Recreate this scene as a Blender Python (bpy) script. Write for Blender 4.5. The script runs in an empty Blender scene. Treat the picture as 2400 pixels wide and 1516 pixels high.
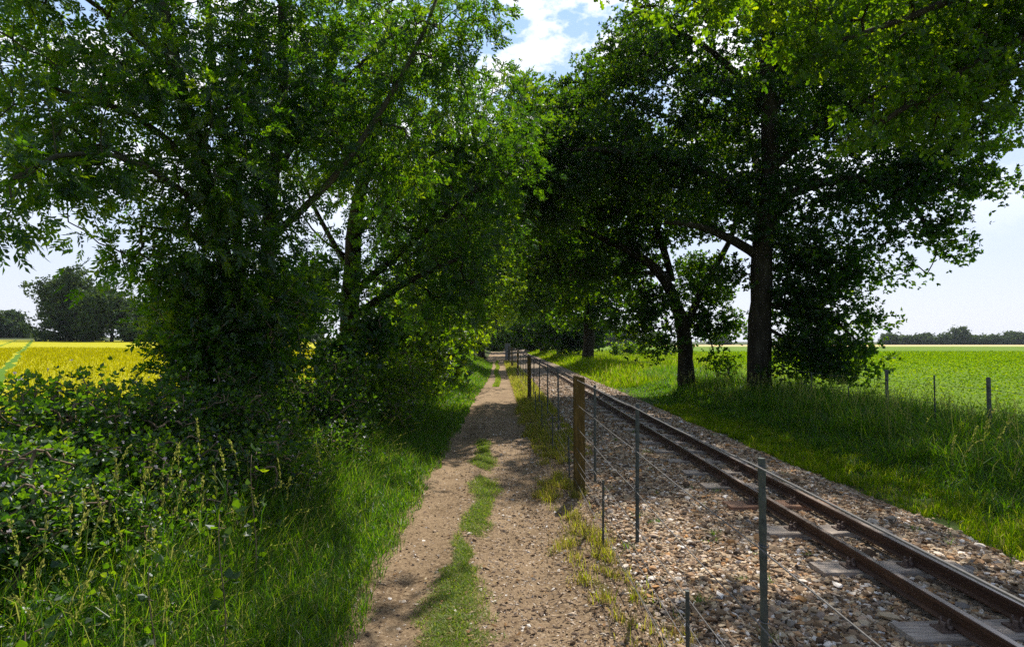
import bpy, math
import numpy as np
from mathutils import Vector, Euler

R = math.radians
rng = np.random.default_rng(11)
sc = bpy.context.scene
COL = sc.collection

# ------------------------------------------------------------------ camera
CAM_Z = 1.75
F_PX = 1400.0
cam_d = bpy.data.cameras.new("camera")
cam_d.sensor_width = 36.0
cam_d.lens = F_PX / 2400.0 * 36.0
cam_d.clip_start = 0.05
cam_d.clip_end = 6000
cam = bpy.data.objects.new("camera", cam_d)
COL.objects.link(cam)
cam.location = (0, 0, CAM_Z)
cam.rotation_euler = (R(90 + 1.718), 0, R(-1.432))
sc.camera = cam
CAM_M = np.array(Euler((R(90 + 1.718), 0, R(-1.432))).to_matrix())


def at(px, py, d):
    """point at depth d (metres along the path) on the sight line of a place in the photo"""
    v = CAM_M @ np.array([(px - 1200) / F_PX, (758 - py) / F_PX, -1.0])
    return np.array([v[0] / v[1] * d, d, CAM_Z + v[2] / v[1] * d])


# ------------------------------------------------------------------ light
SUN_EL, SUN_AZ = 57.0, 20.0            # azimuth to the right of straight ahead (+Y)
sd = bpy.data.lights.new("sun", "SUN")
sd.energy = 5.0
sd.angle = R(0.53)
sd.color = (1.0, 0.93, 0.82)
sun = bpy.data.objects.new("sun", sd)
COL.objects.link(sun)
_dir = Vector((math.cos(R(SUN_EL)) * math.sin(R(SUN_AZ)), math.cos(R(SUN_EL)) * math.cos(R(SUN_AZ)), math.sin(R(SUN_EL))))
sun.rotation_euler = _dir.to_track_quat('Z', 'Y').to_euler()
sun.location = (20, 60, 80)

world = bpy.data.worlds.new("World")
sc.world = world
world.use_nodes = True
nt = world.node_tree
nt.nodes.clear()


def N(t, kind, **kw):
    n = t.nodes.new(kind)
    for k, v in kw.items():
        setattr(n, k, v)
    return n


wo = N(nt, 'ShaderNodeOutputWorld')
bg = N(nt, 'ShaderNodeBackground')
bg.inputs[1].default_value = 0.10
sky = N(nt, 'ShaderNodeTexSky', sky_type='NISHITA', sun_disc=False)
sky.sun_elevation = R(SUN_EL)
sky.sun_rotation = R(SUN_AZ)
sky.air_density = 1.0
sky.dust_density = 1.5
tc = N(nt, 'ShaderNodeTexCoord')
sep = N(nt, 'ShaderNodeSeparateXYZ')
nt.links.new(tc.outputs['Generated'], sep.inputs[0])
mp = N(nt, 'ShaderNodeMapping')
mp.inputs['Scale'].default_value = (1.0, 1.0, 1.9)
mp.inputs['Location'].default_value = (0.37, 0.1, 0.22)
nt.links.new(tc.outputs['Generated'], mp.inputs[0])
nz = N(nt, 'ShaderNodeTexNoise')
nz.inputs['Scale'].default_value = 4.2
nz.inputs['Detail'].default_value = 9
nz.inputs['Roughness'].default_value = 0.62
nt.links.new(mp.outputs[0], nz.inputs['Vector'])
cr = N(nt, 'ShaderNodeValToRGB')
cr.color_ramp.elements[0].position = 0.465
cr.color_ramp.elements[1].position = 0.535
nt.links.new(nz.outputs['Fac'], cr.inputs[0])
hz = N(nt, 'ShaderNodeMapRange')                       # low sky: thin pale haze, no separate clouds
hz.inputs[1].default_value = 0.12
hz.inputs[2].default_value = 0.34
nt.links.new(sep.outputs[2], hz.inputs[0])
mm = N(nt, 'ShaderNodeMath', operation='MULTIPLY')
nt.links.new(cr.outputs[0], mm.inputs[0])
nt.links.new(hz.outputs[0], mm.inputs[1])
pal = N(nt, 'ShaderNodeMix', data_type='RGBA')
palf = N(nt, 'ShaderNodeMapRange', interpolation_type='SMOOTHSTEP')
palf.inputs[1].default_value = 0.48
palf.inputs[2].default_value = 0.78
palf.inputs[3].default_value = 0.9
palf.inputs[4].default_value = 0.06
nt.links.new(sep.outputs[2], palf.inputs[0])
back = N(nt, 'ShaderNodeMapRange', interpolation_type='SMOOTHSTEP')
back.inputs[1].default_value = -0.35
back.inputs[2].default_value = 0.35
back.inputs[3].default_value = 0.25
back.inputs[4].default_value = 1.0
nt.links.new(sep.outputs[1], back.inputs[0])
pf = N(nt, 'ShaderNodeMath', operation='MULTIPLY')
nt.links.new(palf.outputs[0], pf.inputs[0])
nt.links.new(back.outputs[0], pf.inputs[1])
nt.links.new(pf.outputs[0], pal.inputs[0])
nt.links.new(sky.outputs[0], pal.inputs[6])
zc = N(nt, 'ShaderNodeValToRGB')
zc.color_ramp.elements[0].position = 0.0
zc.color_ramp.elements[0].color = (.82, .84, .93, 1)
zc.color_ramp.elements[1].position = 0.55
zc.color_ramp.elements[1].color = (.36, .60, 1.0, 1)
_e = zc.color_ramp.elements.new(0.16)
_e.color = (.66, .76, .98, 1)
nt.links.new(sep.outputs[2], zc.inputs[0])
zs = N(nt, 'ShaderNodeVectorMath', operation='SCALE')
zs.inputs['Scale'].default_value = 9.0
nt.links.new(zc.outputs[0], zs.inputs[0])
nt.links.new(zs.outputs[0], pal.inputs[7])
cm = N(nt, 'ShaderNodeMix', data_type='RGBA')
mm2 = N(nt, 'ShaderNodeMath', operation='MULTIPLY')
nt.links.new(mm.outputs[0], mm2.inputs[0])
nt.links.new(pf.outputs[0], mm2.inputs[1])
nt.links.new(mm2.outputs[0], cm.inputs[0])
nt.links.new(pal.outputs[2], cm.inputs[6])
cm.inputs[7].default_value = (11.2, 11.0, 11.3, 1)
nt.links.new(cm.outputs[2], bg.inputs[0])
nt.links.new(bg.outputs[0], wo.inputs[0])

vs = sc.view_settings
vs.view_transform = 'Standard'
vs.look = 'None'
vs.exposure = 0.4
vs.gamma = 1.0
vs.use_curve_mapping = False
try:
    sc.cycles.use_denoising = False
    sc.render.filter_size = 1.0
    sc.cycles.max_bounces = 6
    sc.cycles.diffuse_bounces = 3
    sc.cycles.glossy_bounces = 2
    sc.cycles.transmission_bounces = 4
    sc.cycles.caustics_reflective = False
    sc.cycles.caustics_refractive = False
except Exception:
    pass


# ------------------------------------------------------------------ materials
def mat_new(name):
    m = bpy.data.materials.new(name)
    m.use_nodes = True
    m.node_tree.nodes.clear()
    return m, m.node_tree


def ramp(t, stops, fac):
    r = N(t, 'ShaderNodeValToRGB')
    e = r.color_ramp.elements
    while len(e) < len(stops):
        e.new(0.5)
    for i, (p, c) in enumerate(stops):
        e[i].position = p
        e[i].color = (*c, 1)
    t.links.new(fac, r.inputs[0])
    return r.outputs[0]


def leaf_mat(name, stops, tstops, tmix=0.5, gloss=0.05, rough=0.45):
    m, t = mat_new(name)
    a = N(t, 'ShaderNodeAttribute', attribute_name='rnd')
    c1 = ramp(t, stops, a.outputs['Fac'])
    c2 = ramp(t, tstops, a.outputs['Fac'])
    d = N(t, 'ShaderNodeBsdfDiffuse')
    tr = N(t, 'ShaderNodeBsdfTranslucent')
    t.links.new(c1, d.inputs[0])
    t.links.new(c2, tr.inputs[0])
    mx = N(t, 'ShaderNodeMixShader')
    mx.inputs[0].default_value = tmix
    t.links.new(d.outputs[0], mx.inputs[1])
    t.links.new(tr.outputs[0], mx.inputs[2])
    g = N(t, 'ShaderNodeBsdfGlossy')
    g.inputs['Roughness'].default_value = rough
    g.inputs[0].default_value = (0.9, 0.95, 1.0, 1)
    m2 = N(t, 'ShaderNodeMixShader')
    m2.inputs[0].default_value = gloss
    t.links.new(mx.outputs[0], m2.inputs[1])
    t.links.new(g.outputs[0], m2.inputs[2])
    o = N(t, 'ShaderNodeOutputMaterial')
    t.links.new(m2.outputs[0], o.inputs[0])
    return m


def noise(t, scale, detail=6, rough=0.6, vec=None, stretch=None):
    n = N(t, 'ShaderNodeTexNoise')
    n.inputs['Scale'].default_value = scale
    n.inputs['Detail'].default_value = detail
    n.inputs['Roughness'].default_value = rough
    if vec is None:
        g = N(t, 'ShaderNodeTexCoord')
        vec = g.outputs['Object']
    if stretch:
        mpn = N(t, 'ShaderNodeMapping')
        mpn.inputs['Scale'].default_value = stretch
        t.links.new(vec, mpn.inputs[0])
        vec = mpn.outputs[0]
    t.links.new(vec, n.inputs['Vector'])
    return n.outputs['Fac']


def solid_mat(name, stops, scale=8, rough=0.8, bump=0.3, bscale=None, metal=0.0, stretch=None, spec=0.3, bdist=0.02):
    m, t = mat_new(name)
    f = noise(t, scale, stretch=stretch)
    c = ramp(t, stops, f)
    b = N(t, 'ShaderNodeBsdfPrincipled')
    t.links.new(c, b.inputs['Base Color'])
    b.inputs['Roughness'].default_value = rough
    b.inputs['Metallic'].default_value = metal
    b.inputs['Specular IOR Level'].default_value = spec
    if bump:
        bp = N(t, 'ShaderNodeBump')
        bp.inputs['Strength'].default_value = bump
        bp.inputs['Distance'].default_value = bdist
        t.links.new(noise(t, bscale or scale * 3, stretch=stretch), bp.inputs['Height'])
        t.links.new(bp.outputs[0], b.inputs['Normal'])
    o = N(t, 'ShaderNodeOutputMaterial')
    t.links.new(b.outputs[0], o.inputs[0])
    return m


def attr_mat(name, stops, rough=0.75, spec=0.3, nscale=60, namt=0.25):
    m, t = mat_new(name)
    a = N(t, 'ShaderNodeAttribute', attribute_name='rnd')
    c = ramp(t, stops, a.outputs['Fac'])
    f = noise(t, nscale, 3)
    mr = N(t, 'ShaderNodeMapRange')
    mr.inputs[3].default_value = 1 - namt
    mr.inputs[4].default_value = 1 + namt
    t.links.new(f, mr.inputs[0])
    mu = N(t, 'ShaderNodeVectorMath', operation='SCALE')
    t.links.new(c, mu.inputs[0])
    t.links.new(mr.outputs[0], mu.inputs['Scale'])
    b = N(t, 'ShaderNodeBsdfPrincipled')
    t.links.new(mu.outputs[0], b.inputs['Base Color'])
    b.inputs['Roughness'].default_value = rough
    b.inputs['Specular IOR Level'].default_value = spec
    o = N(t, 'ShaderNodeOutputMaterial')
    t.links.new(b.outputs[0], o.inputs[0])
    return m


M = {}
M['oak'] = leaf_mat('oak_leaf', [(0, (.005, .016, .003)), (.6, (.010, .032, .005)), (1, (.026, .056, .008))],
                    [(0, (.04, .13, .002)), (.55, (.13, .30, .003)), (1, (.42, .58, .004))], .5, .018, .40)
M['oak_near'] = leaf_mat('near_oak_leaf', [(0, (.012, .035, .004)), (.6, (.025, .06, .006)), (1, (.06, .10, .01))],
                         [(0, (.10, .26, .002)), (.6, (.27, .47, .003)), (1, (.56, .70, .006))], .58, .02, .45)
M['ash'] = leaf_mat('ash_leaf', [(0, (.007, .025, .005)), (.6, (.014, .044, .008)), (1, (.03, .07, .012))],
                    [(0, (.05, .17, .003)), (.5, (.15, .36, .004)), (1, (.42, .60, .006))], .5, .03, .33)
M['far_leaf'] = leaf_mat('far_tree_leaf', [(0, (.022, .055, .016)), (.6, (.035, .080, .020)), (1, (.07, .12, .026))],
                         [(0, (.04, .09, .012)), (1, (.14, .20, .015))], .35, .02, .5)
M['shrub'] = leaf_mat('shrub_leaf', [(0, (.010, .030, .005)), (.6, (.020, .055, .008)), (1, (.05, .095, .012))],
                      [(0, (.08, .22, .003)), (.5, (.25, .46, .005)), (1, (.55, .68, .008))], .5, .025, .4)
M['bramble'] = leaf_mat('bramble_leaf', [(0, (.008, .030, .007)), (.6, (.022, .060, .013)), (1, (.055, .11, .02))],
                        [(0, (.06, .20, .006)), (.6, (.20, .42, .008)), (1, (.46, .62, .01))], .48, .03, .38)
M['grass'] = leaf_mat('grass_blade', [(0, (.022, .068, .004)), (.7, (.048, .115, .006)), (.9, (.11, .15, .015)), (1, (.24, .22, .09))],
                      [(0, (.09, .28, .003)), (.7, (.24, .48, .004)), (.9, (.42, .54, .02)), (1, (.42, .36, .15))], .5, .02, .4)
M['dry_grass'] = leaf_mat('dry_grass', [(0, (.06, .10, .008)), (.5, (.16, .15, .03)), (1, (.30, .22, .10))],
                          [(0, (.36, .52, .005)), (.5, (.60, .60, .02)), (1, (.50, .36, .14))], .5, .01, .5)
M['meadow'] = leaf_mat('meadow_grass', [(0, (.04, .10, .004)), (.6, (.09, .15, .006)), (.92, (.18, .19, .03)), (1, (.30, .26, .11))],
                       [(0, (.18, .38, .002)), (.6, (.36, .54, .003)), (.92, (.52, .54, .03)), (1, (.5, .44, .18))], .5, .0, .5)
M['sun_tinted_leaf'] = leaf_mat('sun_tinted_leaf', [(0, (.02, .05, .006)), (.6, (.045, .09, .010)), (1, (.09, .14, .015))],
                           [(0, (.16, .34, .004)), (.5, (.38, .60, .006)), (1, (.66, .78, .01))], .52, .02, .4)  # lightened shrub leaf: sunlight at the lane end put into its colour
M['short_grass'] = leaf_mat('short_grass', [(0, (.06, .12, .006)), (.6, (.13, .19, .015)), (.9, (.24, .24, .06)), (1, (.34, .28, .16))],
                            [(0, (.24, .44, .005)), (.6, (.40, .58, .01)), (.9, (.50, .52, .06)), (1, (.42, .36, .16))], .45, .015, .5)
M['barley'] = leaf_mat('barley', [(0, (.19, .20, .002)), (.6, (.27, .25, .003)), (1, (.34, .30, .006))],
                       [(0, (.38, .40, .001)), (.6, (.50, .47, .001)), (1, (.56, .51, .004))], .5, .0, .5)
M['crop'] = leaf_mat('field_crop', [(0, (.05, .11, .002)), (.6, (.09, .15, .003)), (1, (.18, .22, .006))],
                     [(0, (.18, .36, .001)), (.6, (.32, .50, .001)), (1, (.50, .60, .004))], .5, .0, .5)
M['seed'] = leaf_mat('grass_seed_head', [(0, (.14, .17, .04)), (1, (.27, .26, .08))], [(0, (.36, .44, .05)), (1, (.50, .48, .12))], .5, .01, .5)
M['bark'] = solid_mat('bark', [(.3, (.018, .015, .010)), (.55, (.045, .038, .026)), (.75, (.075, .068, .045))], 9, .9, .8, 22, stretch=(1, 1, .25), spec=.1, bdist=.04)
M['ash_bark'] = solid_mat('ash_bark', [(.3, (.03, .03, .018)), (.55, (.07, .068, .042)), (.75, (.11, .10, .06))], 8, .9, .6, 26, stretch=(1, 1, .4), spec=.1, bdist=.02)
M['wood_post'] = solid_mat('post_wood', [(.3, (.05, .034, .010)), (.55, (.11, .075, .020)), (.75, (.19, .13, .04))], 14, .85, .5, 60, stretch=(3, 3, .3), spec=.2, bdist=.006)
M['grey_post'] = solid_mat('grey_post', [(.3, (.16, .17, .17)), (.7, (.30, .31, .31))], 20, .85, .3, 60)
M['field_post'] = solid_mat('weathered_post', [(.3, (.07, .075, .065)), (.7, (.17, .17, .15))], 20, .85, .3, 60)
M['steel_post'] = solid_mat('galvanised_steel', [(.3, (.045, .055, .055)), (.6, (.085, .10, .095)), (.75, (.13, .11, .08))], 40, .55, .2, 120, metal=.5, bdist=.003)
M['wire'] = solid_mat('wire', [(.3, (.10, .10, .098)), (.7, (.19, .18, .17))], 60, .85, 0, metal=.0)
M['rust'] = solid_mat('rusty_rail_side', [(.3, (.040, .018, .010)), (.55, (.075, .034, .018)), (.75, (.12, .058, .03))], 30, .62, .3, 90, stretch=(1, .15, 1), spec=.45, bdist=.003)
M['railtop'] = solid_mat('rail_running_surface', [(.3, (.30, .24, .21)), (.7, (.42, .36, .33))], 30, .34, .1, 90, metal=.85, stretch=(1, .05, 1), bdist=.001)
M['iron'] = solid_mat('chair_iron', [(.3, (.075, .045, .035)), (.7, (.20, .14, .11))], 60, .6, .3, 160, bdist=.002)
M['sleeper'] = solid_mat('sleeper_timber', [(.28, (.17, .13, .10)), (.5, (.36, .30, .25)), (.72, (.52, .45, .38))], 5, .85, .6, 26, stretch=(1, 11, 11), bdist=.006)
M['sleeper_warm'] = solid_mat('sleeper_timber_brown', [(.28, (.16, .08, .05)), (.5, (.34, .19, .12)), (.72, (.46, .29, .19))], 5, .85, .6, 26, stretch=(1, 11, 11), bdist=.006)
M['stone'] = attr_mat('ballast_stone', [(0, (.05, .035, .025)), (.2, (.16, .095, .05)), (.45, (.36, .25, .145)), (.62, (.54, .42, .275)), (.74, (.23, .20, .175)),
                                        (.86, (.44, .22, .07)), (.94, (.62, .53, .43)), (1, (.80, .74, .68))])
M['pebble'] = attr_mat('path_pebble', [(0, (.05, .03, .02)), (.4, (.17, .11, .065)), (.75, (.42, .31, .21)), (.92, (.55, .47, .38)), (1, (.75, .70, .64))])
M['twig'] = solid_mat('twig', [(.3, (.10, .07, .045)), (.7, (.26, .19, .13))], 30, .9, 0)
M['litter'] = leaf_mat('dead_leaf', [(0, (.14, .07, .025)), (.6, (.30, .17, .07)), (1, (.42, .32, .16))], [(0, (.2, .1, .03)), (1, (.35, .25, .1))], .25, .02)
M['flower'] = leaf_mat('pale_flower', [(0, (.55, .42, .50)), (1, (.75, .70, .74))], [(0, (.5, .4, .45)), (1, (.6, .55, .6))], .4, .0)


def ground_mat(name, a, b, scale, bump=.5, bscale=None, bdist=.03, stretch=None, big=None):
    """two colour families broken up by noise at two scales"""
    m, t = mat_new(name)
    c1 = ramp(t, a, noise(t, scale, 8, .68, stretch=stretch))
    c2 = ramp(t, b, noise(t, scale * 1.7, 8, .68, stretch=stretch))
    mx = N(t, 'ShaderNodeMix', data_type='RGBA')
    ff = ramp(t, [(.42, (0, 0, 0)), (.6, (1, 1, 1))], noise(t, big or scale / 12, 4, .6))
    t.links.new(ff, mx.inputs[0])
    t.links.new(c1, mx.inputs[6])
    t.links.new(c2, mx.inputs[7])
    p = N(t, 'ShaderNodeBsdfPrincipled')
    p.inputs['Roughness'].default_value = .9
    p.inputs['Specular IOR Level'].default_value = .15
    t.links.new(mx.outputs[2], p.inputs['Base Color'])
    bp = N(t, 'ShaderNodeBump')
    bp.inputs['Strength'].default_value = bump
    bp.inputs['Distance'].default_value = bdist
    t.links.new(noise(t, bscale or scale, 8, .7, stretch=stretch), bp.inputs['Height'])
    t.links.new(bp.outputs[0], p.inputs['Normal'])
    o = N(t, 'ShaderNodeOutputMaterial')
    t.links.new(p.outputs[0], o.inputs[0])
    return m, t, p, mx


M['ground'], *_ = ground_mat('rough_ground', [(.35, (.03, .035, .012)), (.6, (.07, .075, .02)), (.75, (.14, .11, .05))],
                             [(.35, (.03, .05, .01)), (.65, (.07, .11, .02))], 9, .8, 30)
M['path'], *_ = ground_mat('path_dirt', [(.32, (.06, .036, .020)), (.5, (.225, .155, .09)), (.68, (.43, .325, .21))],
                           [(.34, (.14, .087, .05)), (.55, (.34, .245, .15)), (.7, (.55, .43, .285))], 34, 1.0, 70, .02, big=1.6)
M['bed'], *_ = ground_mat('ballast_bed', [(.3, (.05, .038, .028)), (.5, (.20, .15, .10)), (.7, (.42, .34, .26))],
                          [(.3, (.06, .05, .04)), (.5, (.26, .20, .14)), (.7, (.5, .42, .34))], 22, 1.0, 24, .05)
M['gold'], *_ = ground_mat('ripe_field', [(.3, (.50, .36, .14)), (.7, (.66, .48, .20))], [(.3, (.5, .38, .16)), (.7, (.6, .46, .22))], .4, .1)
M['green_field'], *_ = ground_mat('green_field', [(.32, (.05, .11, .001)), (.55, (.11, .20, .001)), (.72, (.21, .28, .002))],
                                  [(.32, (.06, .12, .001)), (.55, (.13, .22, .002)), (.72, (.23, .30, .003))], 3.0, .8, 5, .15, big=.12)
# yellow barley field with two green tractor lines running off to the far corner
M['yellow_field'], _t, _p, _mx = ground_mat('yellow_field', [(.3, (.28, .28, .002)), (.7, (.43, .40, .003))],
                                            [(.3, (.32, .31, .002)), (.7, (.45, .42, .003))], 1.2, .5, 6, .1, stretch=(.35, 1.6, 1), big=.08)
_g = N(_t, 'ShaderNodeTexCoord')
_s = N(_t, 'ShaderNodeSeparateXYZ')
_t.links.new(_g.outputs['Object'], _s.inputs[0])


def _math(op, a, b=None):
    n = N(_t, 'ShaderNodeMath', operation=op)
    for i, v in enumerate((a, b)):
        if v is None:
            continue
        if isinstance(v, (int, float)):
            n.inputs[i].default_value = v
        else:
            _t.links.new(v, n.inputs[i])
    return n.outputs[0]


_pp = _math('ADD', _s.outputs[0], _math('MULTIPLY', _s.outputs[1], .75))
_wob = _math('MULTIPLY', _math('SUBTRACT', noise(_t, .25, 2), .5), 1.4)
_pp = _math('ADD', _pp, _wob)
_l1 = _math('LESS_THAN', _math('ABSOLUTE', _math('ADD', _pp, 1.4)), .24)
_l2 = _math('LESS_THAN', _math('ABSOLUTE', _math('ADD', _pp, 4.4)), .15)
_ln = _math('MAXIMUM', _l1, _l2)
_m3 = N(_t, 'ShaderNodeMix', data_type='RGBA')
_t.links.new(_ln, _m3.inputs[0])
_t.links.new(_mx.outputs[2], _m3.inputs[6])
_m3.inputs[7].default_value = (.08, .17, .004, 1)
_t.links.new(_m3.outputs[2], _p.inputs['Base Color'])


# ------------------------------------------------------------------ mesh tools
def smooth(a, b, x):
    t = np.clip((x - a) / (b - a), 0, 1)
    return t * t * (3 - 2 * t)


def H(x, y):
    x = np.asarray(x, float)
    y = np.asarray(y, float)
    z = .012 * np.sin(x * 1.7 + y * .6) * np.sin(y * .9) + .006 * np.sin(x * 5.1 + y * 3.3)
    z = z - .035 * np.exp(-((x + .62) / .16) ** 2) - .03 * np.exp(-((x - .28) / .25) ** 2) + .006 * np.sin(x * 13 + np.sin(y * 2.2) * 2) * np.sin(y * 6.1) + .015 * np.exp(-((x + .28) / .12) ** 2)
    c = 2.79 + .01 * y
    z = z + .085 * smooth(c - 1.9, c - .75, x) * (1 - smooth(c + .85, c + 1.45, x))
    z = z + .28 * smooth(-1.2, -3.0, x)
    rr = np.maximum(0, np.hypot(x, y) - 14)
    z = z + .0128 * np.minimum(rr, 220) * smooth(-4.5, -9, x) * smooth(0, 12, y)
    z = z + .45 * smooth(25, 45, y) * np.exp(-((x - 6.2) / 1.7) ** 2) * (.7 + .3 * np.sin(y * .23))
    z = z + .35 * smooth(22, 40, y) * np.exp(-((x + 2.6) / .9) ** 2)
    return z


class Acc:
    def __init__(s):
        s.v, s.l, s.t, s.r, s.m, s.n = [], [], [], [], [], 0

    def add(s, V, loops, totals, rnd=0.5, mi=0):
        V = np.asarray(V, np.float32).reshape(-1, 3)
        s.v.append(V)
        s.l.append(np.asarray(loops, np.int64).ravel() + s.n)
        totals = np.asarray(totals, np.int32).ravel()
        s.t.append(totals)
        r = np.empty(len(V), np.float32)
        r[:] = rnd
        s.r.append(r)
        m = np.empty(len(totals), np.int32)
        m[:] = mi
        s.m.append(m)
        s.n += len(V)

    def build(s, name, mats, parent=None, smoothf=False, loc=None):
        V = np.concatenate(s.v)
        if loc is not None:
            V = V - np.asarray(loc, np.float32)
        L = np.concatenate(s.l).astype(np.int32)
        T = np.concatenate(s.t)
        st = np.zeros(len(T), np.int32)
        st[1:] = np.cumsum(T)[:-1]
        me = bpy.data.meshes.new(name)
        me.vertices.add(len(V))
        me.vertices.foreach_set('co', V.ravel())
        me.loops.add(len(L))
        me.loops.foreach_set('vertex_index', L)
        me.polygons.add(len(T))
        me.polygons.foreach_set('loop_start', st)
        me.polygons.foreach_set('loop_total', T)
        if not isinstance(mats, (list, tuple)):
            mats = [mats]
        for m in mats:
            me.materials.append(m)
        me.polygons.foreach_set('material_index', np.concatenate(s.m))
        me.polygons.foreach_set('use_smooth', np.full(len(T), smoothf))
        a = me.attributes.new('rnd', 'FLOAT', 'POINT')
        a.data.foreach_set('value', np.concatenate(s.r))
        me.update(calc_edges=True)
        o = bpy.data.objects.new(name, me)
        COL.objects.link(o)
        if parent is not None:
            o.parent = parent
        return o


def tag(o, label=None, cat=None, group=None, kind=None):
    if label: o['label'] = label
    if cat: o['category'] = cat
    if group: o['group'] = group
    if kind: o['kind'] = kind
    return o


def thing(name, label, cat, loc=(0, 0, 0), rz=0, group=None):
    o = bpy.data.objects.new(name, None)
    o.empty_display_size = .2
    COL.objects.link(o)
    o.location = [float(v) for v in loc]
    o.rotation_euler = (0, 0, rz)
    return tag(o, label, cat, group)


def unit(v):
    return v / np.maximum(np.linalg.norm(v, axis=-1, keepdims=True), 1e-9)


def rand_dir(n):
    return unit(rng.normal(size=(n, 3)))


def perp(A):
    r = rng.normal(size=A.shape)
    return unit(r - (r * A).sum(-1, keepdims=True) * A)


def tube(acc, pts, rad, sides=6, rnd=.5, mi=0, cap=True):
    P = np.asarray(pts, float)
    n = len(P)
    rad = np.broadcast_to(np.asarray(rad, float), (n,))
    T = np.gradient(P, axis=0)
    T = unit(T)
    ref = np.array([0, 0, 1.0]) if abs(T[:, 2]).mean() < .8 else np.array([1.0, 0, 0])
    S = unit(np.cross(T, ref))
    B = np.cross(T, S)
    a = np.arange(sides) / sides * 2 * math.pi
    V = P[:, None] + rad[:, None, None] * (np.cos(a)[None, :, None] * S[:, None] + np.sin(a)[None, :, None] * B[:, None])
    i = np.arange(n - 1)[:, None] * sides
    j = np.arange(sides)[None]
    k = (j + 1) % sides
    q = np.stack([i + j, i + k, i + sides + k, i + sides + j], -1).reshape(-1)
    loops = [q]
    tot = [np.full((n - 1) * sides, 4)]
    if cap:
        loops.append(np.arange(sides) + (n - 1) * sides)
        loops.append(np.arange(sides)[::-1])
        tot.append([sides, sides])
    acc.add(V.reshape(-1, 3), np.concatenate(loops), np.concatenate(tot), rnd, mi)


def box(acc, c, s, rz=0, rnd=.5, mi=0, bev=0):
    x, y, z = s[0] / 2, s[1] / 2, s[2] / 2
    V = np.array([(-x, -y, -z), (x, -y, -z), (x, y, -z), (-x, y, -z), (-x, -y, z), (x, -y, z), (x, y, z), (-x, y, z)])
    if rz:
        cs, sn = math.cos(rz), math.sin(rz)
        V = np.stack([V[:, 0] * cs - V[:, 1] * sn, V[:, 0] * sn + V[:, 1] * cs, V[:, 2]], 1)
    acc.add(V + np.asarray(c), [0, 3, 2, 1, 4, 5, 6, 7, 0, 1, 5, 4, 1, 2, 6, 5, 2, 3, 7, 6, 3, 0, 4, 7], [4] * 6, rnd, mi)


def stamps(acc, T, faces, O, A, S, L, W, rnd, mi=0):
    """place template T (along, side, normal) at every O with axes A, S"""
    T = np.asarray(T, float)
    n, k = len(O), len(T)
    Nn = np.cross(A, S)
    L = np.broadcast_to(L, (n,))[:, None, None]
    W = np.broadcast_to(W, (n,))[:, None, None]
    V = O[:, None] + A[:, None] * T[None, :, :1] * L + S[:, None] * T[None, :, 1:2] * W + Nn[:, None] * T[None, :, 2:] * L
    fl = np.concatenate([np.asarray(f) for f in faces])
    ft = np.array([len(f) for f in faces])
    loops = (np.arange(n)[:, None] * k + fl[None]).reshape(-1)
    acc.add(V.reshape(-1, 3), loops, np.tile(ft, n), np.repeat(rnd, k), mi)


LEAFLET = ([(0, 0, 0), (.42, .5, .05), (1, 0, -.06), (.42, -.5, .05)], [(0, 1, 2, 3)])
OVATE = ([(0, 0, 0), (.25, .42, .06), (.62, .42, .04), (1, 0, -.08), (.62, -.42, .04), (.25, -.42, .06)], [(0, 1, 2, 3, 4, 5)])
OAKL = ([(0, 0, 0), (.25, .16, .02), (.33, .34, .05), (.5, .2, .03), (.62, .48, .06), (.74, .26, .02), (.9, .32, .02), (1, 0, -.06),
         (.9, -.32, .02), (.74, -.26, .02), (.62, -.48, .06), (.5, -.2, .03), (.33, -.34, .05), (.25, -.16, .02)],
        [(0, 1, 2, 3), (0, 3, 4, 5), (0, 5, 6, 7), (0, 7, 8, 9), (0, 9, 10, 11), (0, 11, 12, 13)])
TRI = ([(0, 0, 0), (.5, .5, .06), (1, 0, 0)], [(0, 1, 2)])


def blades(acc, P, h, w, bend, rnd, mi=0, segs=3):
    n = len(P)
    az = rng.uniform(0, 2 * math.pi, n)
    D = np.stack([np.cos(az), np.sin(az), 0 * az], 1)
    sa = az + math.pi / 2 + rng.normal(0, .5, n)
    S = np.stack([np.cos(sa), np.sin(sa), 0 * sa], 1)
    ts = [0, .45, .8, 1.0] if segs == 3 else [0, .6, 1.0]
    ws = [1, .85, .5] if segs == 3 else [1, .65]
    V = []
    for t, ww in zip(ts[:-1], ws):
        c = P + np.array([0, 0, 1.0]) * (h * (t - .45 * bend * t * t))[:, None] + D * (h * bend * t * t)[:, None]
        V += [c - S * (w * ww / 2)[:, None], c + S * (w * ww / 2)[:, None]]
    t = 1.0
    V.append(P + np.array([0, 0, 1.0]) * (h * (t - .45 * bend))[:, None] + D * (h * bend)[:, None])
    V = np.stack(V, 1)
    k = V.shape[1]
    if segs == 3:
        f, ft = [0, 1, 3, 2, 2, 3, 5, 4, 4, 5, 6], [4, 4, 3]
    else:
        f, ft = [0, 1, 3, 2, 2, 3, 4], [4, 3]
    acc.add(V.reshape(-1, 3), (np.arange(n)[:, None] * k + np.array(f)[None]).reshape(-1), np.tile(ft, n), np.repeat(rnd, k), mi)


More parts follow.
